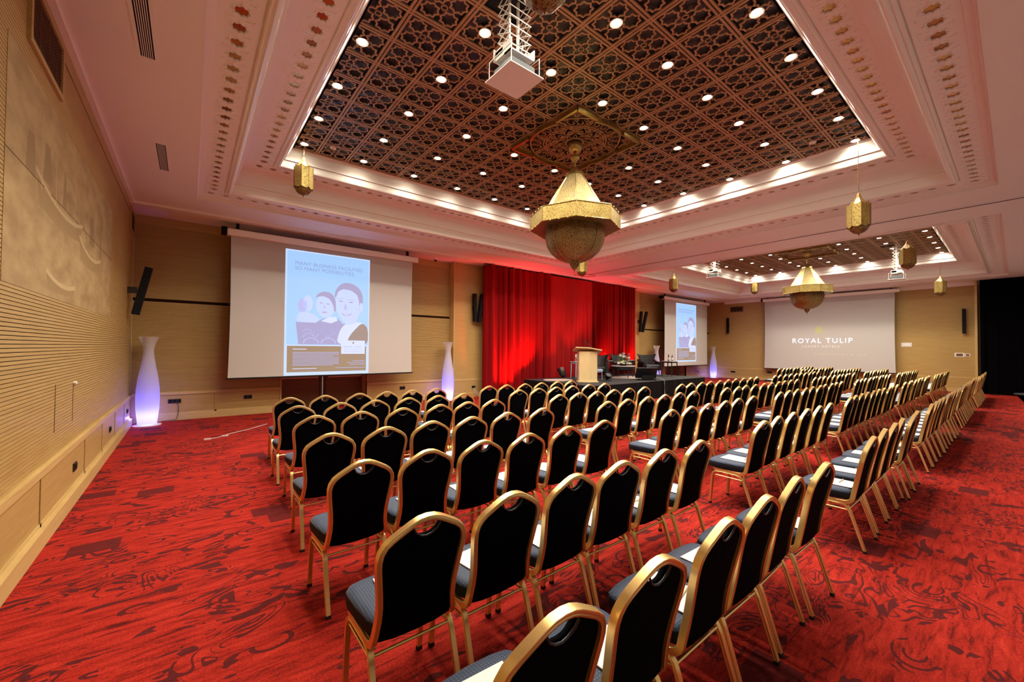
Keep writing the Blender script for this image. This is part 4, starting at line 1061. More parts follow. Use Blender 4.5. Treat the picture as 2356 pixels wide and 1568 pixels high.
# lectern
lec_wood = wood_mat('lectern_maple', (0.66, 0.50, 0.25), (0.72, 0.56, 0.30), 0.35, (6, 6, 1.0))
root = empty('lectern', (10.0, 8.62, ZS), math.radians(-38)); tag(root, 'pale maple lectern with slanted top standing at the front of the stage', 'lectern')
m = MB(); m.prism([(-0.30, 0.22), (-0.29, -0.05), (0.0, -0.16), (0.29, -0.05), (0.30, 0.22)], 0.03, 0.98); m.build('body', lec_wood, root)
MB().prism([(-0.34, 0.25), (-0.33, -0.08), (0.0, -0.20), (0.33, -0.08), (0.34, 0.25)], 0, 0.03).build('base', lec_wood, root)
def T(x, y, z): return (x, y, z+0.13*(0.0-y)/0.5+0.02-0.10*x)
MB().prism([(-0.43, 0.32), (-0.42, -0.16), (0.0, -0.26), (0.42, -0.16), (0.43, 0.32)], 0.99, 1.02, T=T).build('reading_top', lec_wood, root)
m = MB(); m.tube([(0.12, -0.1, 1.02), (0.10, -0.08, 1.12), (0.0, -0.02, 1.22), (-0.10, 0.04, 1.30)], 0.005, 6); m.lathe([(0, -0.03), (0.012, -0.02), (0.012, 0.02), (0, 0.03)], 10, (-0.10, 0.04, 1.30)); m.lathe([(0.035, 0), (0.035, 0.02), (0, 0.025)], 14, (0.12, -0.1, 1.02))
o = m.build('microphone', black_gloss, None, smooth=40); o.location = (10.0, 8.62, ZS); o.rotation_euler = (0, 0, math.radians(-38)); tag(o, 'thin black gooseneck microphone on the lectern top', 'microphone')
m = MB(); m.rbox(-0.12, 0.10, -0.08, 0.08, 1.05, 1.10, 0.02); m.lathe([(0.045, 0), (0.04, 0.06), (0, 0.07)], 14, (-0.05, 0.0, 1.08)); m.tube([(-0.02, 0.03, 1.1), (-0.03, 0.05, 1.2), (-0.06, 0.06, 1.34)], 0.004, 6); m.lathe([(0, -0.015), (0.012, 0), (0, 0.015)], 8, (-0.06, 0.06, 1.345))
o = m.build('lectern_console', black_gloss, None, smooth=40); o.location = (10.0, 8.62, ZS); o.rotation_euler = (0, 0, math.radians(-38)); tag(o, 'small black device with thin aerial on the lectern top', 'device')

# armchairs
leather = mat('black_leather', (0.012, 0.013, 0.014), 0.42, spec=0.4)
def armchair(x, y, rz, lb):
    root = empty('tufted_armchair', (x, y, ZS), rz); tag(root, lb, 'armchair', 'black tufted armchairs on the stage')
    MB().rbox(-0.31, 0.31, -0.34, 0.30, 0.20, 0.44, 0.04).build('seat', leather, root, smooth=50)
    b = MB(); n = 20; K = 12; vs = []
    for s_ in (0, 1):
        for i in range(n+1):
            u = i/n*2-1; flare = 0.30+0.09*abs(u)**3
            for k in range(K+1):
                v = k/K; z = 0.30+0.52*v
                wd = (0.27+0.14*v**2.5)*u
                yy = 0.26+0.10*v - 0.14*abs(u)**3*(0.4+v*0.6)
                tuft = 0.034*(abs(math.sin((u*4+ (0))*PI/1.0+v*PI*3))*abs(math.sin(u*4*PI-v*PI*3))) if abs(u) < 0.85 else 0.015
                zz = z+0.05*abs(u)**3*v
                vs.append((wd, yy-(tuft if s_ == 0 else -0.07), zz))
    H = (n+1)*(K+1); fs = []
    for i in range(n):
        for k in range(K):
            a = i*(K+1)+k; fs += [(a, a+K+1, a+K+2, a+1), (H+a, H+a+1, H+a+K+2, H+a+K+1)]
        a = i*(K+1)+K; fs.append((a, a+K+1, H+a+K+1, H+a)); a = i*(K+1); fs.append((a, H+a, H+a+K+1, a+K+1))
    for k in range(K):
        fs.append((k, k+1, H+k+1, H+k)); a = n*(K+1)+k; fs.append((a, H+a, H+a+1, a+1))
    b.add(vs, fs); b.build('backrest', leather, root, smooth=60)
    for sx in (-1, 1):
        a = MB(); a.sweep([(sx*0.345, 0.30, 0.60), (sx*0.36, 0.15, 0.53), (sx*0.355, -0.05, 0.50), (sx*0.35, -0.28, 0.49)], [(-0.04, -0.04), (0.04, -0.04), (0.05, 0.03), (0.0, 0.06), (-0.05, 0.03)])
        a.box(sx*0.35-0.035, sx*0.35+0.035, -0.30, 0.30, 0.20, 0.49); a.build('armrest', leather, root, smooth=50)
    for sx in (-1, 1):
        for sy in (-1, 1): MB().tube([(sx*0.29, sy*0.26, 0.21), (sx*0.31, sy*0.29, 0.0)], 0.022, 8, scale=[1, 0.6]).build('leg', black_gloss, root)
armchair(11.85, 9.75, math.radians(-55), 'black tufted armchair mostly hidden behind the lectern')
armchair(13.7, 10.05, math.radians(-20), 'black tufted armchair behind the flowers on the oval table')
armchair(14.95, 9.58, math.radians(-32), 'black tufted armchair behind the floor monitor, right end of the stage')

def side_table(x, y, w_, h_, lb, m1, topm, rz=0.0, round_=False):
    root = empty('side_table', (x, y, ZS), rz); tag(root, lb, 'side table')
    t = MB(); t.rbox(-w_/2, w_/2, -w_/2, w_/2, h_-0.02, h_, 0.004); t.build('table_top', topm, root)
    MB().box(-w_/2+0.03, w_/2-0.03, -w_/2+0.03, w_/2-0.03, h_-0.07, h_-0.02).build('apron', m1, root)
    for sx in (-1, 1):
        for sy in (-1, 1): MB().tube([(sx*(w_/2-0.045), sy*(w_/2-0.045), h_-0.04), (sx*(w_/2-0.03), sy*(w_/2-0.03), 0)], 0.022, 6, scale=[1, 0.55]).build('leg', m1, root)
    return root
tblk = black_gloss
topg = mat('table_top_grey', (0.45, 0.42, 0.42), 0.25)
lb_blue = mat('pale_blue_paint', (0.35, 0.45, 0.62), 0.4)
side_table(10.95, 10.0, 0.32, 0.60, 'narrow pale blue side table with a jug left of the lectern', lb_blue, topg)
side_table(13.0, 10.35, 0.50, 0.60, 'dark side table with a water bottle right of the lectern', tblk, topg)
side_table(14.55, 10.32, 0.46, 0.60, 'dark side table with bottles between the two right armchairs', tblk, topg)
side_table(14.95, 8.66, 0.48, 0.60, 'dark side table with bottles at the right end of the stage', tblk, topg)
root = empty('stool', (11.12, 9.2, ZS)); tag(root, 'low pale blue stool standing just right of the lectern', 'stool')
MB().rbox(-0.17, 0.17, -0.17, 0.17, 0.24, 0.36, 0.03).build('seat', lb_blue, root, smooth=40)
for sx in (-1, 1):
    for sy in (-1, 1): MB().tube([(sx*0.13, sy*0.13, 0.26), (sx*0.14, sy*0.14, 0)], 0.018, 6, scale=[1, 0.6]).build('leg', lb_blue, root)
# oval coffee table
root = empty('coffee_table', (12.72, 9.25, ZS+0.012)); tag(root, 'low round black coffee table carrying the flower arrangement', 'coffee table')
m = MB(); m.lathe([(0.44, 0.40), (0.45, 0.41), (0.45, 0.425), (0.44, 0.435), (0, 0.435)], 40); m.build('table_top', topg, root, smooth=40)
m = MB(); m.lathe([(0.40, 0.33), (0.41, 0.33), (0.41, 0.40), (0.0, 0.40)], 32); m.build('apron', tblk, root, smooth=40)
for k in range(4):
    a = PI/4+k*PI/2+0.3; MB().tube([(0.37*math.cos(a), 0.37*math.sin(a), 0.36), (0.40*math.cos(a), 0.40*math.sin(a), 0)], 0.022, 8, scale=[1, 0.6]).build('leg', tblk, root)
# flowers
petal = mat('white_petal', (0.80, 0.82, 0.72), 0.5, var=0.1); leafm = mat('leaf_green', (0.06, 0.14, 0.03), 0.45, var=0.3); yel = mat('pale_green_bloom', (0.55, 0.62, 0.32), 0.5)
root = empty('flower_arrangement', (12.72, 9.25, ZS+0.447)); tag(root, 'low arrangement of white lilies and green leaves on the coffee table', 'flowers')
MB().lathe([(0.10, 0.0), (0.15, 0.03), (0.16, 0.06), (0.14, 0.07), (0, 0.06)], 20).build('bowl', black_gloss, root, smooth=40)
rr = random.Random(5); f1, f2, f3 = MB(), MB(), MB()
def bloom(mb, c, r, d):
    d = Vector(d).normalized(); a = d.orthogonal().normalized(); b = d.cross(a)
    for k in range(6):
        t = 2*PI*k/6; e = a*math.cos(t)+b*math.sin(t); s = d.cross(e)
        p = [c, c+e*r*0.5+s*r*0.22+d*r*0.35, c+e*r+d*r*0.45, c+e*r*0.5-s*r*0.22+d*r*0.35]
        mb.add([tuple(q) for q in p], [(0, 1, 2, 3)])
for k in range(34):
    a = rr.uniform(0, 2*PI); q = rr.uniform(0.03, 0.36); c_ = Vector((q*math.cos(a)*1.0, q*math.sin(a)*0.8, 0.06+rr.uniform(0.0, 0.14)*(1-q)))
    g_ = MB(); bloom(g_, c_, rr.uniform(0.05, 0.08), (math.cos(a)*0.6, math.sin(a)*0.6, 1)); g_.build('bloom', petal if k % 3 else yel, root)
for k in range(5):
    a = rr.uniform(0, 2*PI); c_ = Vector((0.12*math.cos(a), 0.12*math.sin(a), 0.30+0.05*k*0.6)); g_ = MB(); bloom(g_, c_, 0.08, (math.cos(a), math.sin(a), 0.8)); g_.build('lily_bloom', petal, root); f2.tube([(0, 0, 0.05), tuple(c_)], 0.004, 5)
for k in range(40):
    a = rr.uniform(0, 2*PI); L_ = rr.uniform(0.15, 0.40); el = rr.uniform(0.2, 1.3)
    d_ = Vector((math.cos(a)*math.cos(el), math.sin(a)*math.cos(el), math.sin(el))); s_ = d_.cross(Vector((0, 0, 1))).normalized()*0.022
    c0 = Vector((0, 0, 0.06)); f2.add([tuple(c0), tuple(c0+d_*L_*0.5+s_), tuple(c0+d_*L_), tuple(c0+d_*L_*0.5-s_)], [(0, 1, 2, 3)])
f2.build('foliage', leafm, root)
# rugs on stage (cow hide like irregular round)
hide = mat('hide_rug', (0.50, 0.42, 0.38), 0.9, var=0.5, vscale=6)
def rug(x, y, rx, ry, lb, seed):
    r_ = random.Random(seed); pts = []
    ph = [r_.uniform(0, 6) for _ in range(4)]
    for k in range(48):
        a = 2*PI*k/48; f = 1+0.06*math.sin(3*a+ph[0])+0.05*math.sin(5*a+ph[1])+0.02*math.sin(9*a+ph[2]); pts.append((rx*f*math.cos(a), ry*f*math.sin(a)))
    o = MB().prism(pts, 0.0, 0.010).build('hide_rug', hide); o.location = (x, y, ZS+0.001); tag(o, lb, 'rug')
rug(9.75, 9.7, 0.55, 0.42, 'pale patterned hide rug on the stage left of the lectern', 1)
rug(12.88, 9.15, 0.70, 0.60, 'pale hide rug under the round coffee table', 2)
# bottles and jug
glass_m = mat('bottle_glass', (0.35, 0.45, 0.42), 0.08); glass_m.node_tree.nodes['Principled BSDF'].inputs['Transmission Weight'].default_value = 0.8
labelm = mat('bottle_label', (0.75, 0.78, 0.78), 0.5)
def bottle(x, y, z, h, lb, cat='bottle', r=0.032):
    root = empty('water_bottle' if cat == 'bottle' else 'drinking_glass', (x, y, z)); tag(root, lb, cat)
    if cat == 'bottle':
        MB().lathe([(r*0.95, 0), (r, 0.01), (r, h*0.6), (r*0.5, h*0.78), (r*0.38, h*0.95), (r*0.38, h*0.96), (0, h*0.96)], 14).build('bottle_body', glass_m, root, smooth=50)
        MB().lathe([(r*1.02, h*0.2), (r*1.02, h*0.5)], 14).build('bottle_label', labelm, root, smooth=50); MB().lathe([(r*0.42, h*0.95), (r*0.42, h), (0, h)], 10).build('cap', white_paint, root)
    else: MB().lathe([(r*0.8, 0), (r, h), (r*0.93, h), (r*0.75, 0.008), (0, 0.008)], 14).build('glass_body', glass_m, root, smooth=50)
bottle(12.95, 10.3, ZS+0.60, 0.30, 'green glass water bottle on the side table right of the lectern'); bottle(13.12, 10.3, ZS+0.60, 0.12, 'drinking glass beside the bottle right of the lectern', 'glass')
bottle(14.47, 10.28, ZS+0.60, 0.26, 'small water bottle on the table between the right armchairs'); bottle(14.64, 10.34, ZS+0.60, 0.28, 'taller water bottle on the table between the right armchairs')
bottle(14.86, 8.66, ZS+0.60, 0.30, 'green water bottle on the right end side table'); bottle(15.06, 8.62, ZS+0.60, 0.27, 'clear water bottle on the right end side table')
root = empty('water_jug', (10.95, 10.0, ZS+0.60)); tag(root, 'grey steel water jug on the narrow pale blue table', 'jug')
MB().lathe([(0.075, 0), (0.08, 0.02), (0.075, 0.2), (0.05, 0.27), (0.055, 0.29), (0, 0.29)], 20).build('jug_body', chrome, root, smooth=50); MB().tube([(0.07, 0, 0.05), (0.12, 0, 0.1), (0.12, 0, 0.2), (0.06, 0, 0.25)], 0.008, 6).build('handle', chrome, root)
# floor monitor
root = empty('floor_monitor', (12.35, 8.02, ZS), math.radians(-40)); tag(root, 'black monitor screen tilted on a floor stand at the stage edge', 'monitor')
m = MB(); m.rbox(-0.36, 0.36, -0.02, 0.02, 0.0, 0.42, 0.01); Q = Matrix.Rotation(math.radians(28), 4, 'X'); m.v = [tuple(Q @ Vector(p)+Vector((0, 0.12, 0.06))) for p in m.v]; m.build('panel', black_gloss, root, smooth=40)
m = MB(); m.box(-0.3, -0.27, -0.16, 0.2, 0, 0.02); m.box(0.27, 0.3, -0.16, 0.2, 0, 0.02); m.box(-0.3, 0.3, 0.04, 0.07, 0, 0.03); m.tube([(-0.28, -0.14, 0.02), (-0.28, 0.10, 0.10)], 0.01, 6); m.tube([(0.28, -0.14, 0.02), (0.28, 0.10, 0.10)], 0.01, 6); m.rbox(-0.2, 0.2, -0.18, -0.10, 0.02, 0.16, 0.01); m.build('stand', black, root)
m = MB(); m.sweep([(12.62, 7.80, ZS+0.10), (12.66, 7.68, ZS+0.07), (12.68, 7.545, ZS+0.01), (12.69, 7.535, ZS-0.25), (12.69, 7.53, 0.02)], [(-0.03, -0.004), (0.03, -0.004), (0.03, 0.004), (-0.03, 0.004)])
tag(m.build('cable_strip', mat('grey_tape', (0.2, 0.21, 0.23), 0.6)), 'grey cable strip hanging over the stage edge by the floor monitor', 'cable')
o = MB().lathe([(0.05, 0), (0.06, 0.1), (0.05, 0.16), (0, 0.17)], 14).build('red_candle_holder', red_satin, smooth=40); o.location = (10.75, 9.55, ZS); tag(o, 'small red pot on the stage floor beside the lectern', 'pot')

# ------------------------------------------------------------------ wall speakers
def column_speaker(mb, base, top, w_=0.10, d_=0.12, nrm=(0, -1, 0)):
    b, t = Vector(base), Vector(top); ax = (t-b).normalized(); n_ = Vector(nrm); s_ = ax.cross(n_).normalized(); n_ = s_.cross(ax)
    vs = []
    for p in (b, t):
        for (u, v) in ((-1, -1), (1, -1), (1, 1), (-1, 1)): vs.append(p+s_*u*w_/2+n_*v*d_/2)
    mb.add([tuple(q) for q in vs], [(3, 2, 1, 0), (4, 5, 6, 7), (0, 1, 5, 4), (1, 2, 6, 5), (2, 3, 7, 6), (3, 0, 4, 7)])
def wall_speaker(x, y, z, n_, cols, lb, h=1.0):
    root = empty('wall_speaker', (x, y, z)); tag(root, lb, 'speaker', 'slim black wall speakers'); n_ = Vector(n_)
    for (b_, t_) in cols:
        m = MB(); column_speaker(m, b_, t_, nrm=n_); m.build('speaker_column', black, root)
    br = MB(); c_ = n_*0.0; e_ = n_*0.14; s_ = Vector((0, 0, 0.06)); w2 = n_.cross(Vector((0, 0, 1)))*0.05
    br.add([tuple(c_-s_-w2), tuple(c_-s_+w2), tuple(e_-s_+w2), tuple(e_-s_-w2), tuple(c_+s_-w2), tuple(c_+s_+w2), tuple(e_+s_+w2), tuple(e_+s_-w2)], [(3, 2, 1, 0), (4, 5, 6, 7), (0, 1, 5, 4), (1, 2, 6, 5), (2, 3, 7, 6), (3, 0, 4, 7)])
    br.build('bracket', black_gloss, root)
wall_speaker(7.42, YP, 2.97, (0, -1, 0), [((-0.03, -0.16, -0.46), (-0.06, -0.16, 0.47)), ((0.09, -0.2, -0.47), (0.22, -0.2, 0.47))], 'pair of slim black speakers in a V on the pier left of the curtain')
wall_speaker(17.0-0.15, YP, 2.97, (0, -1, 0), [((-0.08, -0.16, -0.50), (0.02, -0.16, 0.47)), ((0.06, -0.2, -0.50), (0.40, -0.2, 0.47))], 'pair of slim black speakers on the pier right of the curtain')
wall_speaker(XL, 10.75, 2.72, (1, 0, 0), [((0.12, -0.02, -0.47), (0.30, 0.06, 0.47))], 'black column speaker tilted out from the left wall near the corner')
wall_speaker(XR, 10.55, 3.05, (-1, 0, 0), [((-0.12, 0, -0.45), (-0.12, 0, 0.45))], 'slim black speaker on the far wall near the corner vase')
wall_speaker(XR, 1.36, 2.88, (-1, 0, 0), [((-0.12, 0, -0.5), (-0.12, 0, 0.5))], 'slim black speaker on the far wall beside the black curtain')

# ------------------------------------------------------------------ sockets, switches, dome camera
sock = mat('socket_black', (0.01, 0.01, 0.012), 0.4)
def plate(name, axis, plane, sgn, u, z, w_, h_, lb, cat, m1, inset=None, m2=None):
    root = empty(name, (plane, u, z) if axis == 'x' else (u, plane, z)); tag(root, lb, cat)
    def bx(mb, ua, ub, d0, d1, za, zb):
        da, db = sorted((sgn*d0, sgn*d1))
        if axis == 'x': mb.rbox(da, db, ua, ub, za, zb, 0.0015)
        else: mb.rbox(ua, ub, da, db, za, zb, 0.0015)
    m = MB(); bx(m, -w_/2, w_/2, 0, 0.012, -h_/2, h_/2); m.build('plate', m1, root)
    n = inset or 2
    for k in range(n):
        c_ = -w_/2+w_*(k+0.5)/n; m = MB(); bx(m, c_-w_/n*0.32, c_+w_/n*0.32, 0.012, 0.016, -h_*0.30, h_*0.30); m.build('socket_face', m2 or black, root)
dd = 0.018
plate('wall_socket', 'x', XL+dd, 1, 6.30, 0.35, 0.13, 0.085, 'black socket on the left dado, closest to the camera', 'socket', sock)
plate('wall_socket', 'x', XL+dd, 1, 8.75, 0.35, 0.13, 0.085, 'black socket on the left dado, middle of three', 'socket', sock)
plate('wall_socket', 'x', XL+dd, 1, 10.95, 0.35, 0.13, 0.085, 'black socket on the left dado beside the corner vase', 'socket', sock)
plate('wall_socket', 'y', YW-dd, -1, -0.24, 0.42, 0.22, 0.09, 'wide black socket between the corner vase and the big screen', 'socket', sock, 3)
plate('wall_socket', 'y', YW-dd, -1, 1.12, 0.42, 0.17, 0.09, 'black socket under the left edge of the big screen', 'socket', sock)
plate('wall_socket', 'y', YW-dd, -1, 5.05, 0.42, 0.17, 0.09, 'black socket under the right edge of the big screen', 'socket', sock)
plate('wall_socket', 'y', YP-0.008, -1, 7.45, 0.34, 0.13, 0.085, 'black socket with two cables on the pier beside the curtain', 'socket', sock)
plate('wall_socket', 'y', YW-dd, -1, 23.1, 0.36, 0.12, 0.09, 'black socket right of the far side screen', 'socket', sock)
plate('wall_socket', 'x', XR-0.008, -1, 10.3, 0.38, 0.24, 0.09, 'black socket on the far wall near the glowing vase', 'socket', sock)
plate('wall_socket', 'x', XR-0.008, -1, 8.42, 0.44, 0.24, 0.09, 'black socket on the far wall under the logo screen', 'socket', sock)
plate('wall_sign', 'x', XR, -1, 3.06, 1.93, 0.34, 0.18, 'blank white plate on the far wall right of the logo screen', 'sign', white_paint, 1, plaster)
plate('control_panel', 'x', XR, -1, 1.50, 1.51, 0.28, 0.17, 'white control panel with dark display on the far wall', 'control panel', white_paint, 1, dark_wood)
plate('light_switch', 'x', XR, -1, 1.28, 1.51, 0.14, 0.12, 'small white switch next to the control panel', 'switch', white_paint, 1, dark_wood)
r = empty('dome_camera', (5.95, 11.30, ZC2)); tag(r, 'small white dome camera under the ceiling beside the big screen', 'security camera')
MB().lathe([(0.065, 0), (0.065, -0.05), (0.055, -0.06)], 20).build('housing', white_paint, r, smooth=40); MB().lathe([(0.055, -0.055), (0.045, -0.09), (0.02, -0.11), (0, -0.115)][::-1], 20).build('lens_dome', black_gloss, r, smooth=40)
m = MB(); m.tube([(-0.20, YW-0.03, 0.38), (-0.17, YW-0.04, 0.30), (-0.17, YW-0.05, 0.16), (-0.2, YW-0.08, 0.03), (-0.45, YW-0.12, 0.01)], 0.006, 6); tag(m.build('power_cable', black_gloss), 'black cable hanging from the wide socket near the corner vase', 'cable')
m = MB(); m.tube([(7.43, YP-0.02, 0.31), (7.5, YP-0.05, 0.15), (7.62, YP-0.1, 0.01)], 0.005, 6); m.tube([(7.47, YP-0.02, 0.31), (7.56, YP-0.06, 0.16), (7.68, YP-0.12, 0.01)], 0.005, 6); tag(m.build('power_cable', white_paint), 'pair of pale cables hanging from the pier socket', 'cable')
m = MB(); m.tube([(0.30, 8.9, 0.008), (0.42, 8.95, 0.008), (0.62, 9.2, 0.01), (0.95, 9.5, 0.008), (1.3, 9.9, 0.008)], 0.008, 6); m.rbox(0.22, 0.32, 8.85, 8.93, 0, 0.02, 0.003); m.rbox(0.48, 0.58, 9.0, 9.08, 0, 0.02, 0.003)
tag(m.build('floor_cable', mat('cable_pink', (0.5, 0.36, 0.36), 0.6)), 'pale cable lying on the carpet left of the front chairs', 'cable')
# access flap in slatted left wall
m = MB(); m.box(XL, XL+0.002, 5.52, 5.53, 0.84, 1.28); m.box(XL, XL+0.002, 6.25, 6.26, 0.84, 1.24); struct(m.build('trim_30', groove))
o = MB().lathe([(0, 0), (0.02, 0), (0.02, 0.02), (0, 0.03)], 12).build('wall_button', white_paint, smooth=40); o.location = (XL, 6.29, 1.24); o.rotation_euler = (0, PI/2, 0); tag(o, 'tiny white button on the slatted left wall', 'button')

# black table at the right edge of the view
TX0, TY0 = 13.9, -0.35
root = empty('cocktail_table', (TX0, TY0, 0)); tag(root, 'black cloth covered table cut by the right edge of the picture', 'table')
MB().lathe([(0.42, 0.74), (0.43, 0.75), (0.42, 0.76), (0, 0.76)], 28).build('table_top', black, root, smooth=40)
MB().lathe([(0.28, 0.0), (0.25, 0.3), (0.30, 0.6), (0.40, 0.74)], 20, lobes=lambda a: 1+0.05*math.sin(7*a)).build('table_cloth', black_cloth, root, smooth=60)
o = MB().rbox(-0.1, 0.1, -0.13, 0.13, 0, 0.05, 0.01).build('document_tray', paper); o.location = (TX0-0.15, TY0+0.15, 0.762); tag(o, 'pale tray on the black table at the right edge', 'tray')

# ------------------------------------------------------------------ banquet chairs
def arc_pts(c, r, a0, a1, n): return [(c[0]+r*math.cos(a0+(a1-a0)*i/n), c[1]+r*math.sin(a0+(a1-a0)*i/n)) for i in range(n+1)]
GP = [(-0.0115, -0.0145), (-0.0085, -0.0165), (-0.004, -0.0165), (-0.002, -0.0135), (0.002, -0.0135), (0.004, -0.0165), (0.0085, -0.0165), (0.0115, -0.0145),
      (0.0115, 0.0145), (0.0085, 0.0165), (0.004, 0.0165), (0.002, 0.0135), (-0.002, 0.0135), (-0.004, 0.0165), (-0.0085, 0.0165), (-0.0115, 0.0145)]
def back_y(z):      # lean of the back: y of the frame at height z
    return 0.105-0.105*max(0.0, min(1.0, (z-0.42)/0.50))**1.15
def half_outline(fine=True):
    """right half of the hoop, from crown centre down to the foot of the back frame: (x, z)"""
    pts = [(0.0, 0.919), (0.035, 0.915), (0.068, 0.902), (0.108, 0.880), (0.148, 0.857), (0.176, 0.835), (0.193, 0.806), (0.199, 0.772), (0.197, 0.735), (0.190, 0.68), (0.182, 0.62), (0.176, 0.56), (0.176, 0.50), (0.183, 0.445), (0.187, 0.42)]
    return pts if fine else pts[::1]
def hoop_path():
    h = half_outline(); right = [(x, back_y(z), z) for x, z in h]
    tail = [(0.189, 0.112, 0.402), (0.190, 0.128, 0.386), (0.190, 0.155, 0.376), (0.190, 0.20, 0.374), (0.190, 0.30, 0.376), (0.188, 0.42, 0.380)]
    right += tail
    return [(-x, y, z) for x, y, z in right[::-1]]+right[1:]
def make_chair():
    root = empty('banquet_chair')
    # back frame hoop running into the seat rails (profile swept with a fixed binormal so ridges face front/back)
    P = [Vector(p) for p in hoop_path()]; n = len(P); vs = []; k = len(GP)
    for i in range(n):
        t = (P[min(i+1, n-1)]-P[max(i-1, 0)]).normalized()
        side = Vector((0, 1, 0.18)) if abs(t.y) < 0.75 else Vector((0, 0, 1))
        wgt = min(1, max(0, (abs(t.y)-0.35)/0.5)); side = Vector((0, 1-wgt, 0.2+wgt)).normalized()
        nrm = t.cross(side).normalized(); bn = nrm.cross(t).normalized()
        for (p, q) in GP: vs.append(P[i]+nrm*p+bn*q)
    fs = []
    for i in range(n-1):
        for j in range(k): fs.append((i*k+j, i*k+(j+1) % k, (i+1)*k+(j+1) % k, (i+1)*k+j))
    fs += [list(range(k)), [(n-1)*k+j for j in range(k)]]
    mb = MB(); mb.add(vs, fs); recalc(mb.build('back_frame', gold, root, smooth=38))
    # padded back panel with scooped grip
    inner = [(x-0.011, z) for x, z in half_outline()[6:]]
    top = []
    scoop = [(0.0, 0.842), (0.022, 0.845), (0.042, 0.855), (0.055, 0.869), (0.063, 0.884)]
    crown = [(0.072, 0.886), (0.103, 0.868), (0.138, 0.848), (0.162, 0.829)]
    outl = scoop+crown+inner
    bottom = [(0.172, 0.398), (0.10, 0.386), (0.0, 0.382)]
    outl = [p for p in outl if p[1] > 0.41]+bottom
    full = outl+[(-x, z) for x, z in outl[::-1][1:-1]]
    cxy = Vector((0.0, 0.62)); rings = ((1.0, 0.0), (1.0, 0.012), (0.93, 0.020), (0.6, 0.026))
    vs = []; n = len(full)
    for sgn in (1, -1):
        for sc, th in rings:
            for (x, z) in full:
                q = cxy+(Vector((x, z))-cxy)*sc; vs.append((q.x, back_y(q.y)+(0.004 if sgn < 0 else 0.0)+(th*(1 if sgn > 0 else 0.45))*sgn, q.y))
    fs = []
    for s_ in (0, 1):
        o_ = s_*4*n
        for r_ in range(3):
            for i in range(n):
                q = (i+1) % n; f = (o_+r_*n+i, o_+r_*n+q, o_+(r_+1)*n+q, o_+(r_+1)*n+i); fs.append(f if s_ else f[::-1])
        fs.append([o_+3*n+i for i in range(n)][::(1 if s_ else -1)])
    for i in range(n): q = (i+1) % n; fs.append((i, q, 4*n+q, 4*n+i))
    mb = MB(); mb.add(vs, fs); recalc(mb.build('backrest', back_fab, root, smooth=50))
    pp = MB(); pp.tube([(-0.063, back_y(0.886)-0.012, 0.884), (-0.05, back_y(0.86)-0.014, 0.860), (-0.025, back_y(0.84)-0.015, 0.843), (0, back_y(0.84)-0.015, 0.838), (0.025, back_y(0.84)-0.015, 0.843), (0.05, back_y(0.86)-0.014, 0.860), (0.063, back_y(0.886)-0.012, 0.884)], 0.0045, 6); pp.build('grip_piping', seat_piping, root, smooth=60)
    # seat cushion
    pl = [(-0.170, 0.128), (-0.190, 0.18), (-0.202, 0.30), (-0.206, 0.40), (-0.200, 0.455), (-0.175, 0.487), (-0.11, 0.502), (0, 0.508)]
    pl = pl+[(-x, y) for x, y in pl[::-1][1:]]
    pl = pl+[(0.10, 0.124), (-0.10, 0.124)]
    n = len(pl); cx_ = Vector((0, 0.28)); vs = []
    for sc, z in ((0.90, 0.392), (1.0, 0.400), (1.015, 0.425), (1.0, 0.455), (0.955, 0.468), (0.80, 0.474), (0.4, 0.478)):
        for (x, y) in pl: q = cx_+(Vector((x, y))-cx_)*sc; vs.append((q.x, q.y, z))
    fs = [list(range(n))]
    for r_ in range(6):
        for i in range(n): q = (i+1) % n; fs.append((r_*n+i, r_*n+q, (r_+1)*n+q, (r_+1)*n+i))
    fs.append([6*n+i for i in range(n)])
    mb = MB(); mb.add(vs, fs); mb.m = [1 if k_ <= 3*n else 0 for k_ in range(len(fs))]; recalc(mb.build('seat', [seat_fab, seat_side_shaded], root, smooth=48))
    # side frames: front leg, top rail, rear leg ; each leg its own mesh
    LP = [(-0.010, -0.012), (-0.004, -0.014), (0, -0.011), (0.004, -0.014), (0.010, -0.012), (0.010, 0.012), (0.004, 0.014), (0, 0.011), (-0.004, 0.014), (-0.010, 0.012)]
    for sx in (-1, 1):
        X = sx*0.191
        fl = MB(); fl.sweep([(X, 0.29, 0.366), (X, 0.36, 0.366), (X, 0.405, 0.358), (X, 0.430, 0.338), (X+sx*0.002, 0.440, 0.30), (X+sx*0.004, 0.452, 0.15), (X+sx*0.004, 0.462, 0.018)], LP, upv=(1, 0, 0)); o = fl.build('leg', gold, root, smooth=38)
        cp = MB(); cp.sweep([(X+sx*0.004, 0.462, 0.0), (X+sx*0.004, 0.462, 0.02)], [(p*1.15, q*1.15) for p, q in LP], upv=(1, 0, 0)); cp.build('foot_cap', cap_rubber, o)
        rl = MB(); rl.sweep([(X, 0.29, 0.366), (X, 0.20, 0.366), (X, 0.160, 0.358), (X, 0.135, 0.338), (X+sx*0.002, 0.118, 0.30), (X+sx*0.004, 0.070, 0.15), (X+sx*0.006, 0.028, 0.018)], LP, upv=(1, 0, 0)); o = rl.build('leg', gold, root, smooth=38)
        cp = MB(); cp.sweep([(X+sx*0.006, 0.027, 0.0), (X+sx*0.006, 0.028, 0.02)], [(p*1.15, q*1.15) for p, q in LP], upv=(1, 0, 0)); cp.build('foot_cap', cap_rubber, o)
    sb = MB()
    for sx in (-1, 1): sb.tube([(sx*0.191, 0.125, 0.318), (sx*0.191, 0.437, 0.318)], 0.006, 6)
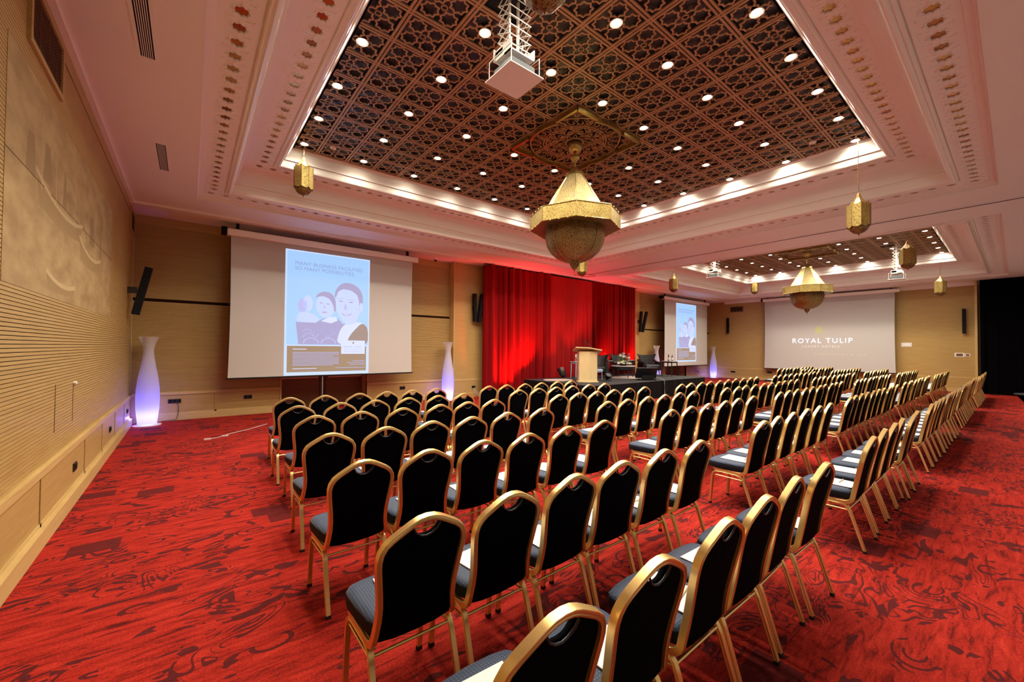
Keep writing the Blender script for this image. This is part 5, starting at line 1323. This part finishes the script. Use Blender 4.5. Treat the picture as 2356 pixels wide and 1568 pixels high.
    sb.tube([(-0.191, 0.13, 0.330), (0.191, 0.13, 0.330)], 0.007, 6); sb.tube([(-0.191, 0.425, 0.345), (0.191, 0.425, 0.345)], 0.007, 6); sb.build('stretcher', gold, root, smooth=50)
    return root
seat_piping = mat('seat_piping', (0.02, 0.024, 0.03), 0.35)
chairA = make_chair()
def simple_chair(src):
    root = empty('banquet_chair')
    for o in src.children:
        if o.name.startswith('leg') or o.name.startswith('stretcher') or o.name.startswith('grip'): continue
        c_ = o.copy(); COL.objects.link(c_); c_.parent = root
    mb = MB()
    for o in src.children:
        if o.name.startswith('leg') or o.name.startswith('stretcher'): mb.add([tuple(v.co) for v in o.data.vertices], [list(p.vertices) for p in o.data.polygons])
    mb.build('legs_frame', gold, root, smooth=38)
    return root
blocks = []
A = [(0.785, [.82, 1.28, 1.80, 2.25, 2.72, 3.22]), (1.59, [.81, 1.27, 1.74, 2.19, 2.69, 3.19]), (2.60, [.88, 1.33, 1.81, 2.26, 2.75, 3.28]), (3.58, [.93, 1.40, 1.87, 2.33, 2.80, 3.35]),
     (4.58, [1.04, 1.52, 2.0, 2.49, 2.92, 3.36]), (5.46, [1.04, 1.54, 2.0, 2.47, 2.95, 3.40]), (6.40, [1.12, 1.58, 2.07, 2.52, 2.96, 3.43])]
Bx = [4.50, 4.97, 5.43, 5.95, 6.40, 6.87]
B = [(0.77, [4.52, 5.06, 5.55, 6.03, 6.48, 6.92]), (1.63, [4.60, 5.05, 5.52, 6.0, 6.45, 6.94]), (2.59, [4.53, 5.02, 5.46, 5.95, 6.41, 6.94]), (3.52, [4.51, 4.97, 5.49, 5.95, 6.42, 6.88]), (4.48, [4.55, 5.0, 5.44, 5.92, 6.37, 6.86]), (5.41, [4.49, 4.96, 5.39, 5.84, 6.34, 6.83]), (6.27, [4.46, 4.90, 5.36, 5.81, 6.28, 6.73])]
def reg(ys, x0, x1): return [(y, [x0+(x1-x0)*i/9 for i in range(10)]) for y in ys]
Cc = reg((0.73, 1.63, 2.56, 3.45, 4.38), 8.03, 11.95)
Dd = reg((0.73, 1.63, 2.51, 3.38, 4.34), 13.12, 17.18)
Ee = reg((0.71, 1.61, 2.45, 3.28, 4.18, 5.10, 5.85), 18.2, 22.1)
BN = ['block beside the slatted left wall', 'second block facing the lectern', 'middle block facing the stage', 'fourth block', 'far block by the logo screen']
BN2 = ['block by slatted wall', 'second block', 'middle block', 'fourth block', 'far block']
random.seed(21)
chairF = simple_chair(chairA)
def make_pad():
    root = MB().rbox(-0.105, 0.105, -0.148, 0.148, 0.0, 0.006, 0.001).build('notepad', paper); return root
padP = make_pad()
penP = MB().tube([(0, -0.07, 0), (0, 0.06, 0), (0, 0.07, 0)], 0.0042, 8, scale=[1, 1, 0.3]).build('pen', pen_m, smooth=50)
fc = {0: True, 1: True, 'pad': True, 'pen': True}
for bi, blk in enumerate((A, B, Cc, Dd, Ee)):
    nr = len(blk)
    for ri, (y, xs) in enumerate(blk):
        rowname = 'front row' if ri == nr-1 else ('back row' if ri == 0 else '%s row from the back' % ORD[ri])
        for ci, x in enumerate(xs):
            far = bi >= 3
            src = chairF if far else chairA; key = 1 if far else 0
            o = src if fc[key] else copy_tree(src); fc[key] = False
            jx, jy, ja = random.uniform(-0.006, 0.006), random.uniform(-0.012, 0.012), random.gauss(0, 0.015)
            if bi >= 2: jx *= 0.8; jy *= 1.5
            if bi == 0 and ri == 0 and ci == 5: ja -= 0.04
            if bi == 1 and ri == 0 and ci == 4: jy -= 0.03
            o.location = (x+jx, y+jy, 0); o.rotation_euler = (0, 0, ja)
            tag(o, 'gold framed black banquet chair, %s, %s, %s seat' % (BN2[bi], rowname, ORD[ci]), 'chair', 'banquet chairs in rows')
            if bi == 0 and ((ci == 0 and ri >= 3) or (ri == 6 and ci < 4)): continue
            p = padP if fc['pad'] else padP.copy()
            if not fc['pad']: COL.objects.link(p)
            fc['pad'] = False
            pa = ja+random.gauss(0, 0.06); ox = random.uniform(-0.01, 0.03); oy = 0.27+random.uniform(-0.02, 0.02)
            px = x+jx+ox*math.cos(ja)-oy*math.sin(ja); py = y+jy+ox*math.sin(ja)+oy*math.cos(ja)
            p.location = (px, py, 0.4785); p.rotation_euler = (0, 0, pa)
            tag(p, 'white paper on chair seat, %s, %s, %s seat' % (BN2[bi], rowname, ORD[ci]), 'paper', 'white papers on the chair seats')
            if bi <= 1 and ri <= 4:
                q = penP if fc['pen'] else penP.copy()
                if not fc['pen']: COL.objects.link(q)
                fc['pen'] = False
                q.location = (px+0.04, py-0.05, 0.489); q.rotation_euler = (0, 0, pa+PI/2+random.gauss(0, 0.2))
                tag(q, 'cream pen lying on paper, %s, %s, %s seat' % (BN2[bi], rowname, ORD[ci]), 'pen', 'cream pens on the papers')
